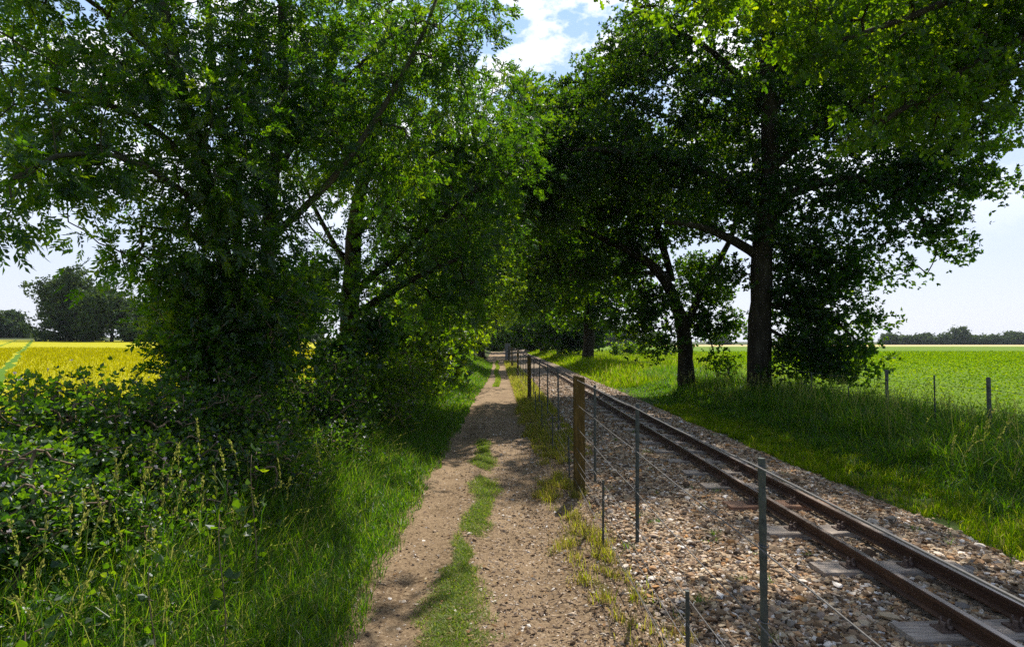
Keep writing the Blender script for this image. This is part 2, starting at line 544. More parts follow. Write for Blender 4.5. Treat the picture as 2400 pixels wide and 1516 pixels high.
# ------------------------------------------------------------------ foliage
def clumps(O, A, kind, size, acc, mi, rlo=0, rhi=1, crnd=None):
    """leaf sprays at O pointing along A"""
    n = len(O)
    if crnd is None:
        crnd = rng.random(n)
    S = perp(A)
    if kind == 'ash':
        B = np.cross(A, S)
        for i in range(9):
            u = .2 + .7 * (i // 2) / 4
            side = 0 if i == 8 else (1 if i % 2 else -1)
            Ol = O + A * (size * 2.2 * u)[:, None] - np.array([0, 0, 1.0]) * (size * .5 * u * u)[:, None]
            Al = unit(A * (.75 if side else 1) + S * side * .9 + rng.normal(0, .16, (n, 3)) - np.array([0, 0, .22]))
            Sl = unit(np.cross(np.cross(Al, S if side == 0 else A), Al) + rng.normal(0, .15, (n, 3)))
            r = np.clip(crnd + rng.normal(0, .12, n), 0, 1)
            stamps(acc, *LEAFLET, Ol, Al, Sl, size * rng.uniform(.8, 1.15, n), size * .42, r, mi)
    elif kind in ('oak', 'oaknear', 'oakfar'):
        m = {'oak': 5, 'oaknear': 7, 'oakfar': 4}[kind]
        B = np.cross(A, S)
        for i in range(m):
            a = i * 2.4 + rng.uniform(-.4, .4, n)
            rad = S * np.cos(a)[:, None] + B * np.sin(a)[:, None]
            Al = unit(A * rng.uniform(.1, .9, n)[:, None] + rad + rng.normal(0, .15, (n, 3)))
            Nl = unit(A * .8 - rad * .5 + np.array([0, 0, .5]) + rng.normal(0, .3, (n, 3)))
            Sl = unit(np.cross(Al, Nl))
            r = np.clip(crnd + rng.normal(0, .14, n), 0, 1)
            Ol = O - A * (rng.uniform(0, .7, n) * size)[:, None]
            sh = {'oak': OVATE, 'oaknear': OAKL, 'oakfar': LEAFLET}[kind]
            stamps(acc, *sh, Ol, Al, Sl, size * rng.uniform(.7, 1.2, n), size * (.62 if kind != 'oakfar' else .75), r, mi)
    elif kind == 'tri':                                      # bramble: three broad leaflets
        for sgn in (-1, 0, 1):
            Al = unit(A + S * sgn * 1.2 + rng.normal(0, .12, (n, 3)))
            Sl = unit(np.cross(Al, np.array([0, 0, 1.0]) + rng.normal(0, .35, (n, 3))))
            r = np.clip(crnd + rng.normal(0, .1, n), 0, 1)
            stamps(acc, *OVATE, O + Al * (size * .15)[:, None], Al, Sl, size * rng.uniform(.8, 1.1, n), size * .8, r, mi)


def crown(acc, skel_pts, skel_rad, blobs, nclus, kind, size, per, crad, trunk_acc, droop=.2, twig=.006, tw_mi=1, shell=.55, flat=.75, tips=True):
    """grow twigs from the limbs to clump centres inside the blobs, and hang leaves on them"""
    B = np.array([[*b[0], b[1]] for b in blobs])
    w = B[:, 3] ** 1.9
    idx = rng.choice(len(B), nclus, p=w / w.sum())
    u = rand_dir(nclus)
    rr = (rng.random(nclus) * (1 - shell ** 3) + shell ** 3) ** (1 / 3)
    inner = rng.random(nclus) < .3
    rr[inner] *= rng.random(inner.sum())
    C = B[idx, :3] + u * (rr * B[idx, 3])[:, None] * np.array([1, 1, .85])
    C = C[C[:, 2] > .15]
    # greedy growth, nearest clumps first
    SP = np.asarray(skel_pts, float)
    cap = len(SP) + len(C) * 4 + 8
    P = np.zeros((cap, 3))
    par = np.full(cap, -1)
    cnt = np.zeros(cap)
    P[:len(SP)] = SP
    m = len(SP)
    d0 = np.sqrt(((C[:, None, :] - SP[None]) ** 2).sum(-1)).min(1)
    order = np.argsort(d0)
    segs = []
    ends = np.zeros((len(C), 3))
    for q in order:
        c = C[q]
        dd = ((P[:m] - c) ** 2).sum(1)
        j = int(dd.argmin())
        L = math.sqrt(dd[j])
        p0 = P[j].copy()
        ends[q] = (c - p0) / max(L, 1e-6)
        k = 3 if L > .5 else 2
        prev = j
        path = [j]
        off = rng.normal(0, .10 * L, 3)
        for t in range(1, k + 1):
            f = t / k
            pt = p0 + (c - p0) * f + off * math.sin(f * math.pi) + np.array([0, 0, .10 * L * math.sin(f * math.pi)])
            P[m] = pt
            par[m] = prev
            prev = m
            path.append(m)
            m += 1
        segs.append(path)
    for q in range(m - 1, len(SP) - 1, -1):
        cnt[q] += .35
        if par[q] >= 0:
            cnt[par[q]] += cnt[q]
    for path in segs:
        rad = [twig * math.sqrt(1 + cnt[i]) for i in path]
        rad[0] = rad[1] * 1.1
        tube(trunk_acc, P[path], rad, 4, rng.random(), tw_mi, cap=False)
    # leaves
    n = len(C) * per
    ci = np.repeat(np.arange(len(C)), per)
    g = rng.normal(0, 1, (n, 3))
    g = g / np.maximum(1, np.linalg.norm(g, axis=1, keepdims=True) / 1.35)
    keep = rng.random(n) < rng.uniform(.25, 1.0, len(C))[ci]
    ci, g = ci[keep], g[keep]
    n = len(ci)
    cr_ = crad * rng.lognormal(0, .3, len(C))[ci]
    O = C[ci] + g * cr_[:, None] * np.array([.62, .62, .62 * flat])
    A = unit(g * .8 + ends[ci] * .6 + rng.normal(0, .45, (n, 3)) - np.array([0, 0, droop]))
    crnd = np.clip(rng.beta(2, 2.2, len(C))[ci] * .6 + rng.random(n) * .4, 0, 1)
    sz = size * rng.uniform(.75, 1.2, n)
    clumps(O, A, kind, sz, acc, 0, crnd=crnd)


def limb_nodes(trunk_acc, limbs, sides=9, mi=0):
    pts = []
    for poly, r0, r1 in limbs:
        P = np.array(poly, float)
        # resample with a little wander
        seg = np.linalg.norm(np.diff(P, axis=0), axis=1)
        t = np.r_[0, np.cumsum(seg)]
        n = max(6, int(t[-1] / .45))
        tt = np.linspace(0, t[-1], n)
        Q = np.stack([np.interp(tt, t, P[:, i]) for i in range(3)], 1)
        for _ in range(2):
            Q[1:-1] = (Q[:-2] + 2 * Q[1:-1] + Q[2:]) / 4
        wob = rng.normal(0, 1, Q.shape)
        wob[0] = 0
        wob[1:-1] = (wob[:-2] + wob[1:-1] + wob[2:]) / 2.2
        Q = Q + wob * np.array([1, 1, .3]) * (r0 * .13)
        rad = np.interp(tt, [0, t[-1]], [r0, r1])
        rad = rad * (1 + rng.normal(0, .04, n))
        tube(trunk_acc, Q, rad, sides, .5, mi)
        pts.append(Q)
    return np.concatenate(pts)


def tree(name, label, cat, group, base, limbs, blobs, nclus, kind, size, per, crad, leafm, barkm, droop=.2, twig=.006, flat=.75, shell=.55, flare=None, skip=1):
    root = thing(name, label, cat, base, group=group)
    ta, ca = Acc(), Acc()
    if flare:
        x, y, z = base
        for k in range(6):
            a = k * 1.05 + .3
            tube(ta, [(x + math.cos(a) * flare * 1.5, y + math.sin(a) * flare * 1.5, z - .12), (x + math.cos(a) * flare * .8, y + math.sin(a) * flare * .8, z + .12),
                      (x + math.cos(a) * flare * .55, y + math.sin(a) * flare * .55, z + .45), (x + math.cos(a) * flare * .45, y + math.sin(a) * flare * .45, z + 1.1)], [flare * .34, flare * .38, flare * .34, flare * .2], 8)
    sk = limb_nodes(ta, limbs)
    use = sk[skip:] if len(sk) > skip + 3 else sk
    crown(ca, use, None, blobs, nclus, kind, size, per, crad, ta, droop=droop, twig=twig, tw_mi=0, flat=flat, shell=shell)
    ta.build('trunk', barkm, root, True, loc=base)
    ca.build('crown', leafm, root, False, loc=base)
    return root


def mirror_filler():
    pass


def pl(*args):
    """polyline through photo places: (px, py, depth)"""
    return [at(*a) for a in args]


def bl(*args):
    return [(at(a[0], a[1], a[2]), a[3]) for a in args]


# ------------------------------------------------------------------ ground sheets
def lines(near0, near1, step, outs_lo, outs_hi):
    return np.array(sorted(outs_lo) + list(np.round(np.arange(near0, near1 + 1e-6, step), 4)) + sorted(outs_hi))


gx = lines(-6.4, 8.0, .1, [-1500, -900, -500, -300, -200, -140, -100, -70, -50, -38, -30, -24, -20, -17, -14.5, -12.5, -11, -9.5, -8.5, -7.6, -7.0],
           [8.5, 9.2, 10, 11.5, 13, 15, 18, 22, 27, 33, 42, 55, 75, 100, 140, 200, 300, 500, 900, 1500])
gy = lines(-1, 24, .125, [-60, -30, -15, -8, -4, -2],
           list(np.arange(24.5, 60, .8)) + [61, 63, 66, 70, 75, 80, 86, 92, 100, 108, 116, 130, 150, 175, 204, 240, 300, 400, 600, 1000, 2500])
GX, GY = np.meshgrid(gx, gy, indexing='ij')
GZ = H(GX, GY)
XC = (GX[:-1, :-1] + GX[1:, 1:]) / 2
YC = (GY[:-1, :-1] + GY[1:, 1:]) / 2
cen = 2.79 + .01 * YC
zone = np.zeros(XC.shape, int)
zone[(XC > -1.05) & (XC < 1.0) & (YC < 100)] = 1
zone[(XC >= 1.0) & (XC < cen + 1.35) & (YC < 150)] = 2
zone[(XC < -6.3) & (YC < 116) & (YC > -30)] = 3
zone[(XC > 7.6) & (YC < 204)] = 4
zone[(XC > 7.6) & (YC >= 204) & (YC < 300)] = 5
ny = len(gy)
for zi, (nm, mt) in enumerate([('ground', 'ground'), ('dirt_path', 'path'), ('ballast_bed', 'bed'), ('yellow_field', 'yellow_field'), ('green_field', 'green_field'), ('stubble_field', 'gold')]):
    ii, jj = np.nonzero(zone == zi)
    q = np.stack([ii * ny + jj, (ii + 1) * ny + jj, (ii + 1) * ny + jj + 1, ii * ny + jj + 1], 1)
    used, inv = np.unique(q, return_inverse=True)
    V = np.stack([GX.ravel()[used], GY.ravel()[used], GZ.ravel()[used]], 1)
    a = Acc()
    a.add(V, inv.reshape(-1), np.full(len(q), 4))
    tag(a.build(nm, M[mt], None, True), kind='structure')

# ------------------------------------------------------------------ railway
GAUGE = .425


def cline(y):
    return 2.79 + .01 * y


ORD = ('first second third fourth fifth sixth seventh eighth ninth tenth eleventh twelfth thirteenth fourteenth fifteenth sixteenth seventeenth '
       'eighteenth nineteenth twentieth').split()
TENS = {2: 'twenty', 3: 'thirty', 4: 'forty', 5: 'fifty'}


def ordinal(n):
    if n <= 20:
        return ORD[n - 1]
    t, u = divmod(n, 10)
    return (TENS[t][:-1] + 'ieth') if u == 0 else TENS[t] + '-' + ORD[u - 1]


SL_Z = .124
RB = SL_Z + .012                     # underside of the rail foot
prof = np.array([(-.042, 0), (.042, 0), (.042, .008), (.009, .020), (.008, .066), (.023, .072), (.0235, .092), (.019, .0975),
                 (-.019, .0975), (-.0235, .092), (-.023, .072), (-.008, .066), (-.009, .020), (-.042, .008)])
pm = [1 if i == 7 else 0 for i in range(len(prof))]
for sgn, nm in ((-1, 'brown steel rail on the fence side of the track, polished narrow top'), (1, 'brown steel rail on the grass verge side of the track, farther from the fence')):
    ys = np.r_[np.arange(-2, 40, 1.0), np.arange(40, 150, 4.0)]
    a = Acc()
    k = len(prof)
    V = []
    for y in ys:
        V.append(np.stack([cline(y) + sgn * GAUGE / 2 + prof[:, 0], np.full(k, y), RB + prof[:, 1]], 1))
    V = np.concatenate(V)
    n = len(ys)
    i = np.arange(n - 1)[:, None] * k
    j = np.arange(k)[None]
    kk = (j + 1) % k
    q = np.stack([i + j, i + kk, i + k + kk, i + k + j], -1)
    a.add(V, q.reshape(-1), np.full((n - 1) * k, 4), .5, np.tile(pm, n - 1))
    a.add(V[:k], np.arange(k)[::-1], [k], .5, 0)
    tag(a.build('rail', [M['rust'], M['railtop']], None, False), nm, 'rail', 'two rails of the narrow railway')

sl_y = [1.45, 2.42, 3.37, 4.31, 5.17, 6.0, 6.75, 7.47]
while sl_y[-1] < 42:
    sl_y.append(sl_y[-1] + .75 + rng.uniform(-.04, .04))
sleeper_x0 = 2.835 - cline(4.3)


def sleeper_mesh(seed):
    r = np.random.default_rng(seed)
    a = Acc()
    L, Wd, Hh = 1.07, .225, .10
    nx = 9
    xs = np.linspace(-L / 2, L / 2, nx)
    sec = np.array([(-Wd / 2, -Hh), (-Wd / 2, -.008), (-Wd / 2 + .008, 0), (Wd / 2 - .008, 0), (Wd / 2, -.008), (Wd / 2, -Hh)])
    V = []
    for x in xs:
        s = sec + r.normal(0, .0018, sec.shape)
        V.append(np.stack([np.full(6, x + r.normal(0, .002)), s[:, 0], s[:, 1]], 1))
    V = np.concatenate(V)
    i = np.arange(nx - 1)[:, None] * 6
    j = np.arange(6)[None]
    kk = (j + 1) % 6
    q = np.stack([i + j, i + kk, i + 6 + kk, i + 6 + j], -1)
    a.add(V, q.reshape(-1), np.full((nx - 1) * 6, 4))
    a.add(V[:6], np.arange(6)[::-1], [6])
    a.add(V[-6:], np.arange(6), [6])
    return a


def base_plate(side, tilt):
    """iron plate under one rail, screw with square head, coiled spring clip"""
    pa = Acc()
    x0 = side * GAUGE / 2
    box(pa, (x0, 0, .006), (.255, .10, .011), tilt)
    scr = []
    for s in (-1, 1):
        b = Acc()
        bx = x0 + s * .098
        tube(b, [(bx, s * .018, .011), (bx, s * .018, .020)], [.021, .021], 12)
        box(b, (bx, s * .018, .034), (.024, .024, .030), .5)
        scr.append(b)
    clips = []
    for s in (-1, 1):
        c = Acc()
        t = np.linspace(0, 1, 26)
        ang = t * 2 * math.pi * 1.15
        X = x0 + s * (.060 + .018 * np.cos(ang))
        Z = .040 + .023 * np.sin(ang)
        Y = -s * (-.030 + .062 * t)
        tube(c, np.stack([X, Y, Z], 1), .0065, 6)
        tube(c, [(x0 + s * .066, -s * -.040, .022), (x0 + s * .066, -s * .045, .022)], .0145, 8)
        tube(c, [(x0 + s * .078, -s * .032, .040), (x0 + s * .034, -s * .040, .016)], [.0065, .0075], 6)
        clips.append(c)
    return pa, scr, clips


protos = []
for v in range(3):
    m_ = M['sleeper_warm'] if v == 2 else M['sleeper']
    r_ = thing('railway_sleeper', 'x', 'sleeper', (0, 0, -50), 0, 'timber sleepers under the rails')
    sleeper_mesh(v + 3).build('timber', m_, r_)
    for side in (-1, 1):
        pa, scr, clips = base_plate(side, 0.0)
        po = pa.build('base_plate', M['iron'], r_)
        for b in scr:
            b.build('screw', M['iron'], po)
        for c in clips:
            c.build('rail_clip', M['iron'], po, True)
    protos.append([r_, False])


def copy_tree(o, parent=None):
    c = o.copy()
    COL.objects.link(c)
    if parent is not None:
        c.parent = parent
    for ch in list(o.children):
        copy_tree(ch, c)
    return c


def place(proto, loc, rz, label):
    if not proto[1]:
        o = proto[0]
        proto[1] = True
    else:
        o = copy_tree(proto[0])
    o.location = [float(v) for v in loc]
    o.rotation_euler = (0, 0, rz)
    o['label'] = label
    return o


for i, y in enumerate(sl_y):
    if y < 2.0:
        continue
    k = i
    v = 2 if k == 5 else (k % 2)
    col = {1: 'grey weathered sleeper half in shade', 2: 'shaded grey weathered sleeper', 3: 'pale grey weathered sleeper', 4: 'pale sunlit sleeper',
           5: 'reddish brown sleeper'}.get(k, 'timber sleeper')
    lab = f"{col}, the {ordinal(k)} up the track from the bottom right corner"
    if y < 22:
        place(protos[v], (cline(y) + sleeper_x0 + rng.normal(0, .008), y, SL_Z), rng.normal(0, .012), lab)
    else:
        o = bpy.data.objects.new('railway_sleeper', protos[v][0].children[0].data)
        COL.objects.link(o)
        o.location = (cline(y) + .03, y, SL_Z)
        tag(o, lab, 'sleeper', 'timber sleepers under the rails')


# ------------------------------------------------------------------ loose stone, twigs
_t5 = (1 + 5 ** .5) / 2
ICO = unit(np.array([(-1, _t5, 0), (1, _t5, 0), (-1, -_t5, 0), (1, -_t5, 0), (0, -1, _t5), (0, 1, _t5), (0, -1, -_t5), (0, 1, -_t5), (_t5, 0, -1), (_t5, 0, 1), (-_t5, 0, -1), (-_t5, 0, 1)], float))
ICOF = np.array([0, 11, 5, 0, 5, 1, 0, 1, 7, 0, 7, 10, 0, 10, 11, 1, 5, 9, 5, 11, 4, 11, 10, 2, 10, 7, 6, 7, 1, 8, 3, 9, 4, 3, 4, 2, 3, 2, 6, 3, 6, 8, 3, 8, 9, 4, 9, 5, 2, 4, 11, 6, 2, 10, 8, 6, 7, 9, 8, 1])
OCT = np.array([(1, 0, 0), (-1, 0, 0), (0, 1, 0), (0, -1, 0), (0, 0, 1), (0, 0, -1)], float)
OCTF = np.array([0, 2, 4, 2, 1, 4, 1, 3, 4, 3, 0, 4, 2, 0, 5, 1, 2, 5, 3, 1, 5, 0, 3, 5])


def stones(acc, x, y, size, lift=.25, tpl='ico', mi=0):
    n = len(x)
    T, Fc = (ICO, ICOF) if tpl == 'ico' else (OCT, OCTF)
    k = len(T)
    sc_ = size[:, None] * np.stack([rng.uniform(.9, 1.6, n), rng.uniform(.6, 1.05, n), rng.uniform(.3, .65, n)], 1)
    V = T[None] * (1 + rng.normal(0, .24, (n, k, 1))) * sc_[:, None]
    ang = rng.uniform(0, 2 * math.pi, n)
    til = rng.normal(0, .65, n)
    X, Y, Z = V[..., 0], V[..., 1], V[..., 2]
    c, s = np.cos(til)[:, None], np.sin(til)[:, None]
    Y, Z = Y * c - Z * s, Y * s + Z * c
    c, s = np.cos(ang)[:, None], np.sin(ang)[:, None]
    X, Y = X * c - Y * s, X * s + Y * c
    z = H(x, y) + size * lift
    V = np.stack([X + x[:, None], Y + y[:, None], Z + z[:, None]], -1)
    acc.add(V.reshape(-1, 3), (np.arange(n)[:, None] * k + Fc[None]).reshape(-1), np.full(n * len(Fc) // 3, 3), np.repeat(rng.random(n), k), mi)


def off_sleepers(x, y, keep=.0):
    ok = np.ones(len(x), bool)
    for ys in sl_y:
        on = (np.abs(y - ys) < .115) & (np.abs(x - cline(ys) - sleeper_x0) < .545)
        ok &= ~on | (rng.random(len(x)) < keep)
    for s in (-1, 1):
        ok &= np.abs(x - cline(y) - s * GAUGE / 2) > .045
    return ok


sa = Acc()
x = rng.uniform(.95, 4.2, 145000)
y = 1.3 + 8.2 * rng.random(145000) ** 1.15
edge = (rng.random(145000) < smooth(.9, 1.3, x + rng.normal(0, .08, 145000))) & (rng.random(145000) < 1 - smooth(3.95, 4.2, x))
ok = off_sleepers(x, y, .012) & edge
stones(sa, x[ok], y[ok], rng.lognormal(math.log(.0116), .36, ok.sum()), .6)
x = rng.uniform(1.1, 4.1, 34000)
y = 9.5 + 22 * rng.random(34000) ** 1.4
ok = off_sleepers(x, y, .01)
stones(sa, x[ok], y[ok], rng.lognormal(math.log(.021), .25, ok.sum()) * (1 + .02 * (y[ok] - 9)), .3, 'oct')
tag(sa.build('ballast_stones', M['stone'], None, False), 'loose tan and grey ballast stones around the rails', 'gravel', kind='stuff')

pa = Acc()
n = 42000
y = 1.9 + 12 * rng.random(n) ** 1.7
x = np.clip(rng.normal(.35, .5, n), -.95, 1.15)
x[: n // 4] = rng.uniform(-.9, 1.2, n // 4)
x[n // 4: n // 2] = rng.normal(.85, .22, n // 4)
stones(pa, x, y, rng.lognormal(math.log(.0058), .5, n).clip(.002, .022), .2, 'oct')
tag(pa.build('path_pebbles', M['pebble'], None, False), 'small pebbles strewn over the dirt path', 'gravel', kind='stuff')

ta = Acc()
for k in range(1100):
    y0 = 1.8 + 7 * rng.random() ** 1.5
    q0 = rng.random()
    x0 = rng.uniform(.9, 4.3) if q0 < .45 else (rng.normal(.75, .25) if q0 < .85 else rng.uniform(-.9, .6))
    if abs(x0 - cline(y0)) < .27:
        continue
    a = rng.uniform(0, math.pi)
    L = rng.uniform(.025, .13) * (1.6 if rng.random() < .15 else 1)
    pts = []
    for s in (0, .35, .7, 1):
        xx, yy = x0 + math.cos(a + s * .4) * L * s, y0 + math.sin(a + s * .4) * L * s
        pts.append((xx, yy, float(H(xx, yy)) + .016 + .01 * rng.random() + (.02 if x0 > 1.2 else 0)))
    tube(ta, pts, [.0022, .002, .0017, .001], 4)
n = 2200
lx = np.where(rng.random(n) < .5, rng.normal(.85, .3, n), rng.uniform(.5, 5.4, n))
ly = 1.8 + 8 * rng.random(n) ** 1.5
lx[:200] = rng.uniform(-.95, .6, 200)
ok = np.abs(lx - cline(ly)) > .28
O = np.stack([lx, ly, H(lx, ly) + .02 + .012 * (lx > 1.2)], 1)[ok]
A = unit(np.stack([rng.normal(size=len(O)), rng.normal(size=len(O)), rng.normal(0, .15, len(O))], 1))
S = unit(np.cross(A, np.array([0, 0, 1.0]) + rng.normal(0, .25, (len(O), 3))))
stamps(ta, *OAKL, O, A, S, rng.uniform(.02, .055, len(O)), rng.uniform(.014, .035, len(O)), rng.random(len(O)), 1)
tag(ta.build('leaf_litter', [M['twig'], M['litter']], None, False), 'dry twigs and dead leaves scattered over path edge and ballast', 'litter', kind='stuff')


# ------------------------------------------------------------------ grass
def wob(x, y, f=1.0):
    return (np.sin(x * 3.1 * f + y * 1.3 * f) + np.sin(y * 2.3 * f - x * 1.1) + np.sin(y * 5.7 * f + 1.3)) / 3


def patch(n, x0, x1, y0, y1, pw=1.0):
    x = rng.uniform(x0, x1, n)
    y = y0 + (y1 - y0) * rng.random(n) ** pw
    return x, y


def add_grass(acc, x, y, h, w, bend=(.15, .8), rnd=None, segs=3):
    n = len(x)
    P = np.stack([x, y, H(x, y) - .01], 1)
    if rnd is None:
        rnd = rng.random(n)
    blades(acc, P, h * rng.uniform(.55, 1.15, n), w * rng.uniform(.7, 1.3, n) * np.ones(n), rng.uniform(*bend, n), rnd, 0, segs)


def tufted(x, y, f, thr):
    """keep blades in tufts"""
    v = np.sin(x * f * 1.0 + 2.1 * np.sin(y * f * .63)) * np.sin(y * f * .9 + 1.7 * np.sin(x * f * .71))
    return rng.random(len(x)) < smooth(thr - .35, thr + .35, v)


ledge = lambda y: -.83 + .07 * wob(0 * y, y * 1.7) + .10 * smooth(7, 14, y) + .36 * smooth(14, 32, y)

ga = Acc()      # left verge, along the path
x, y = patch(190000, -3.6, -.4, 1.5, 13, 1.7)
e = ledge(y) - x
ok = (e > 0) & (rng.random(len(x)) < .25 + .75 * smooth(0, .22, e))
x, y, e = x[ok], y[ok], e[ok]
h = .06 + .22 * smooth(.0, .7, e) + .34 * smooth(.5, 1.3, e) * rng.random(len(x)) + .10 * rng.random(len(x))
add_grass(ga, x, y, h, .0036 + .0006 * y, (.15, 1.0))
x, y = patch(52000, -3.0, .1, 13, 50, 1.5)
e = ledge(y) - x
ok = e > 0
x, y, e = x[ok], y[ok], e[ok]
add_grass(ga, x, y, .10 + .38 * smooth(.05, 1.2, e), .009 + .0011 * y, segs=2)
tag(ga.build('verge_grass', M['grass'], None), 'lush green grass between path and bramble hedge', 'grass', kind='stuff')

ga = Acc()      # strip down the middle of the path
x, y = patch(85000, 0, 1, 1.7, 14, 1.5)
cx = -.25 + .04 * np.sin(y * 1.1) + .07 * smooth(4.5, 7, y)
wd = np.where(y < 4.7, .18, np.where(y < 5.6, .08, .13)) + .04 * np.sin(y * 3.7)
x = cx + rng.normal(0, .62, len(x)) * wd
dens = np.where(y < 4.9, .85, np.clip(.95 + .7 * np.sin(y * 4.4 + .6) + .6 * np.sin(y * 2.3 + x * 9) + .4 * np.sin(y * 9 + x * 23), 0, 1)) * (1 - smooth(9.5, 11, y))
ok = (np.abs(x - cx) < wd * (1.2 + .6 * wob(x * 5, y * 4))) & (rng.random(len(x)) < dens)
add_grass(ga, x[ok], y[ok], .03 + .035 * rng.random(ok.sum()), .0036 + .0004 * y[ok], (.4, 1.3), rnd=rng.random(ok.sum()))
x, y = patch(9000, -.25, .22, 23, 55, 1.3)
ok = np.abs(x - (.0 + .06 * np.sin(y * .5))) < .12
add_grass(ga, x[ok], y[ok], .08 * np.ones(ok.sum()), .02 + .0008 * y[ok], segs=2)
tag(ga.build('path_middle_grass', M['short_grass'], None), 'short green grass strip down the middle of the dirt path', 'grass', kind='stuff')

ga = Acc()      # dry fringe under the fence
x, y = patch(80000, .40, 1.55, 2.4, 16, 1.4)
cx = .78 + .12 * np.sin(y * .8) + .10 * smooth(2.5, 4.5, y) * (1 - smooth(5, 8, y))
ok = (np.abs(x - cx) < .20 + .16 * wob(x, y * 1.3) + .05 * rng.normal(size=len(x))) & (tufted(x, y, 11, .25)) & (rng.random(len(x)) < smooth(2.4, 5, y) * .8 + .2)
add_grass(ga, x[ok], y[ok], .07 + .11 * rng.random(ok.sum()), .0038 + .0004 * y[ok], rnd=rng.random(ok.sum()) ** .8)
x, y = patch(34000, .58, 1.45, 9, 50, 1.3)
ok = tufted(x, y, 5, -.2) | (y > 15)
x, y = x[ok], y[ok]
add_grass(ga, x, y, .10 + .12 * smooth(9, 18, y), .006 + .0008 * y, segs=2)
tag(ga.build('fence_line_grass', M['dry_grass'], None), 'sparse yellow grass growing under the wire fence', 'grass', kind='stuff')

ga = Acc()      # short fresh grass along the far edge of the ballast
x, y = patch(110000, 4.0, 6.0, 2.2, 16, 1.3)
e = x - 4.1 - .15 * wob(x, y)
ok = (e > 0) & (e < 1.5) & tufted(x, y, 6, -.1)
add_grass(ga, x[ok], y[ok], .07 + .12 * rng.random(ok.sum()), .0045 + .0005 * y[ok])
tag(ga.build('ballast_edge_grass', M['meadow'], None), 'short bright grass along the far edge of the ballast', 'grass', kind='stuff')

ga = Acc()      # weeds in the ballast
for k in range(70):
    wx, wy = rng.uniform(1.0, 4.1), 2.0 + 10 * rng.random() ** 1.4
    if abs(wx - cline(wy)) < .3:
        continue
    m_ = int(rng.integers(5, 34))
    add_grass(ga, wx + rng.normal(0, .025, m_), wy + rng.normal(0, .025, m_), np.full(m_, rng.uniform(.05, .13)), .004 + .0004 * wy, (.3, 1.2), np.clip(rng.normal(.5, .2, m_), 0, 1))
tag(ga.build('ballast_weeds', M['grass'], None), 'small green weed tufts sprouting between the ballast stones', 'weeds', kind='stuff')

ga = Acc()      # right verge, tall
x, y = patch(170000, 4.0, 8.6, 2.5, 26, 1.25)
e = x - (4.2 + .16 * wob(x * 0, y))
ok = (e > 0) & (rng.random(len(x)) < .14 + .86 * smooth(.1, 1.1, e + .25 * wob(x, y)))
x, y, e = x[ok], y[ok], e[ok]
h = (.08 + .50 * smooth(.3, 3.0, e) + .30 * rng.random(len(x)) * smooth(.5, 2.6, e)) * (1 + .38 * wob(x * 1.3, y * 1.5))
add_grass(ga, x, y, h, .0058 + .0007 * y, (.2, 1.15), rng.random(len(x)) * .96)
tag(ga.build('right_verge_grass', M['grass'], None), 'tall dark green grass on the verge beside the track', 'grass', kind='stuff')

ga = Acc()      # sunlit meadow strip further up
x, y = patch(90000, 4.1, 24, 22, 85, 1.5)
ok = x < 4.3 + (y - 14) * .42
x, y = x[ok], y[ok]
e = x - 4.15
add_grass(ga, x, y, .15 + .45 * smooth(0, 1.5, e), .010 + .0012 * y, (.1, .6), segs=2)
tag(ga.build('meadow_grass', M['meadow'], None), 'sunlit yellow-green meadow grass beyond the two oaks', 'grass', kind='stuff')

ga = Acc()      # seeding stems in the right verge
sx, sy = patch(700, 5.6, 8.8, 3.2, 20, 1.1)
P = np.stack([sx, sy, H(sx, sy)], 1)
hh = rng.uniform(.75, 1.15, len(sx))
bend = rng.uniform(.1, .35, len(sx))
st = rng.bit_generator.state
blades(ga, P, hh, np.full(len(sx), .0026) + .0003 * sy, bend, rng.random(len(sx)))
tops = np.concatenate(ga.v).reshape(-1, 7, 3)
tip, mid = tops[:, 6], (tops[:, 4] + tops[:, 5]) / 2
A = unit(tip - mid)
for k in range(6):
    f = k / 6
    O = mid + (tip - mid) * f * 1.1
    Ak = unit(A + rng.normal(0, .35, A.shape))
    stamps(ga, *LEAFLET, O, Ak, perp(Ak), .045, .008 + .0006 * sy, rng.random(len(O)))
tag(ga.build('seeding_verge_grass', M['seed'], None), 'buff seed heads standing above the right verge', 'grass', kind='stuff')

ga = Acc()      # long arching stems in the left verge
sx, sy = patch(900, -3.2, -1.15, 2.0, 9, 1.4)
P = np.stack([sx, sy, H(sx, sy)], 1)
hh = rng.uniform(.35, .85, len(sx)) * smooth(-1.0, -1.7, sx)
blades(ga, P, hh, np.full(len(sx), .0028) + .0003 * sy, rng.uniform(.25, .9, len(sx)), rng.random(len(sx)))
tops = np.concatenate(ga.v).reshape(-1, 7, 3)
tip, mid = tops[:, 6], (tops[:, 4] + tops[:, 5]) / 2
A = unit(tip - mid)
for k in range(7):
    O = mid + (tip - mid) * k / 7 * 1.1
    Ak = unit(A + rng.normal(0, .3, A.shape))
    stamps(ga, *LEAFLET, O, Ak, perp(Ak), .022, .006 + .0005 * sy, rng.random(len(O)))
tag(ga.build('arching_verge_grass', M['seed'], None), 'thin arching stems with small seed heads on the left bank', 'grass', kind='stuff')

ga = Acc()      # barley, near part of the yellow field
x, y = patch(90000, -46, -5.6, 6, 60, 1.25)
ok = (x > -y * 1.0 - 6)
x, y = x[ok], y[ok]
pp = x + .75 * y
ok = (np.abs(pp + 1.4 + .3 * wob(x * .1, y * .1)) > .3)
add_grass(ga, x[ok], y[ok], .30 * np.ones(ok.sum()), .007 + .0008 * y[ok], (.3, .9), segs=2)
tag(ga.build('barley_crop', M['barley'], None), 'ripening yellow barley behind the hedge', 'crop', kind='stuff')

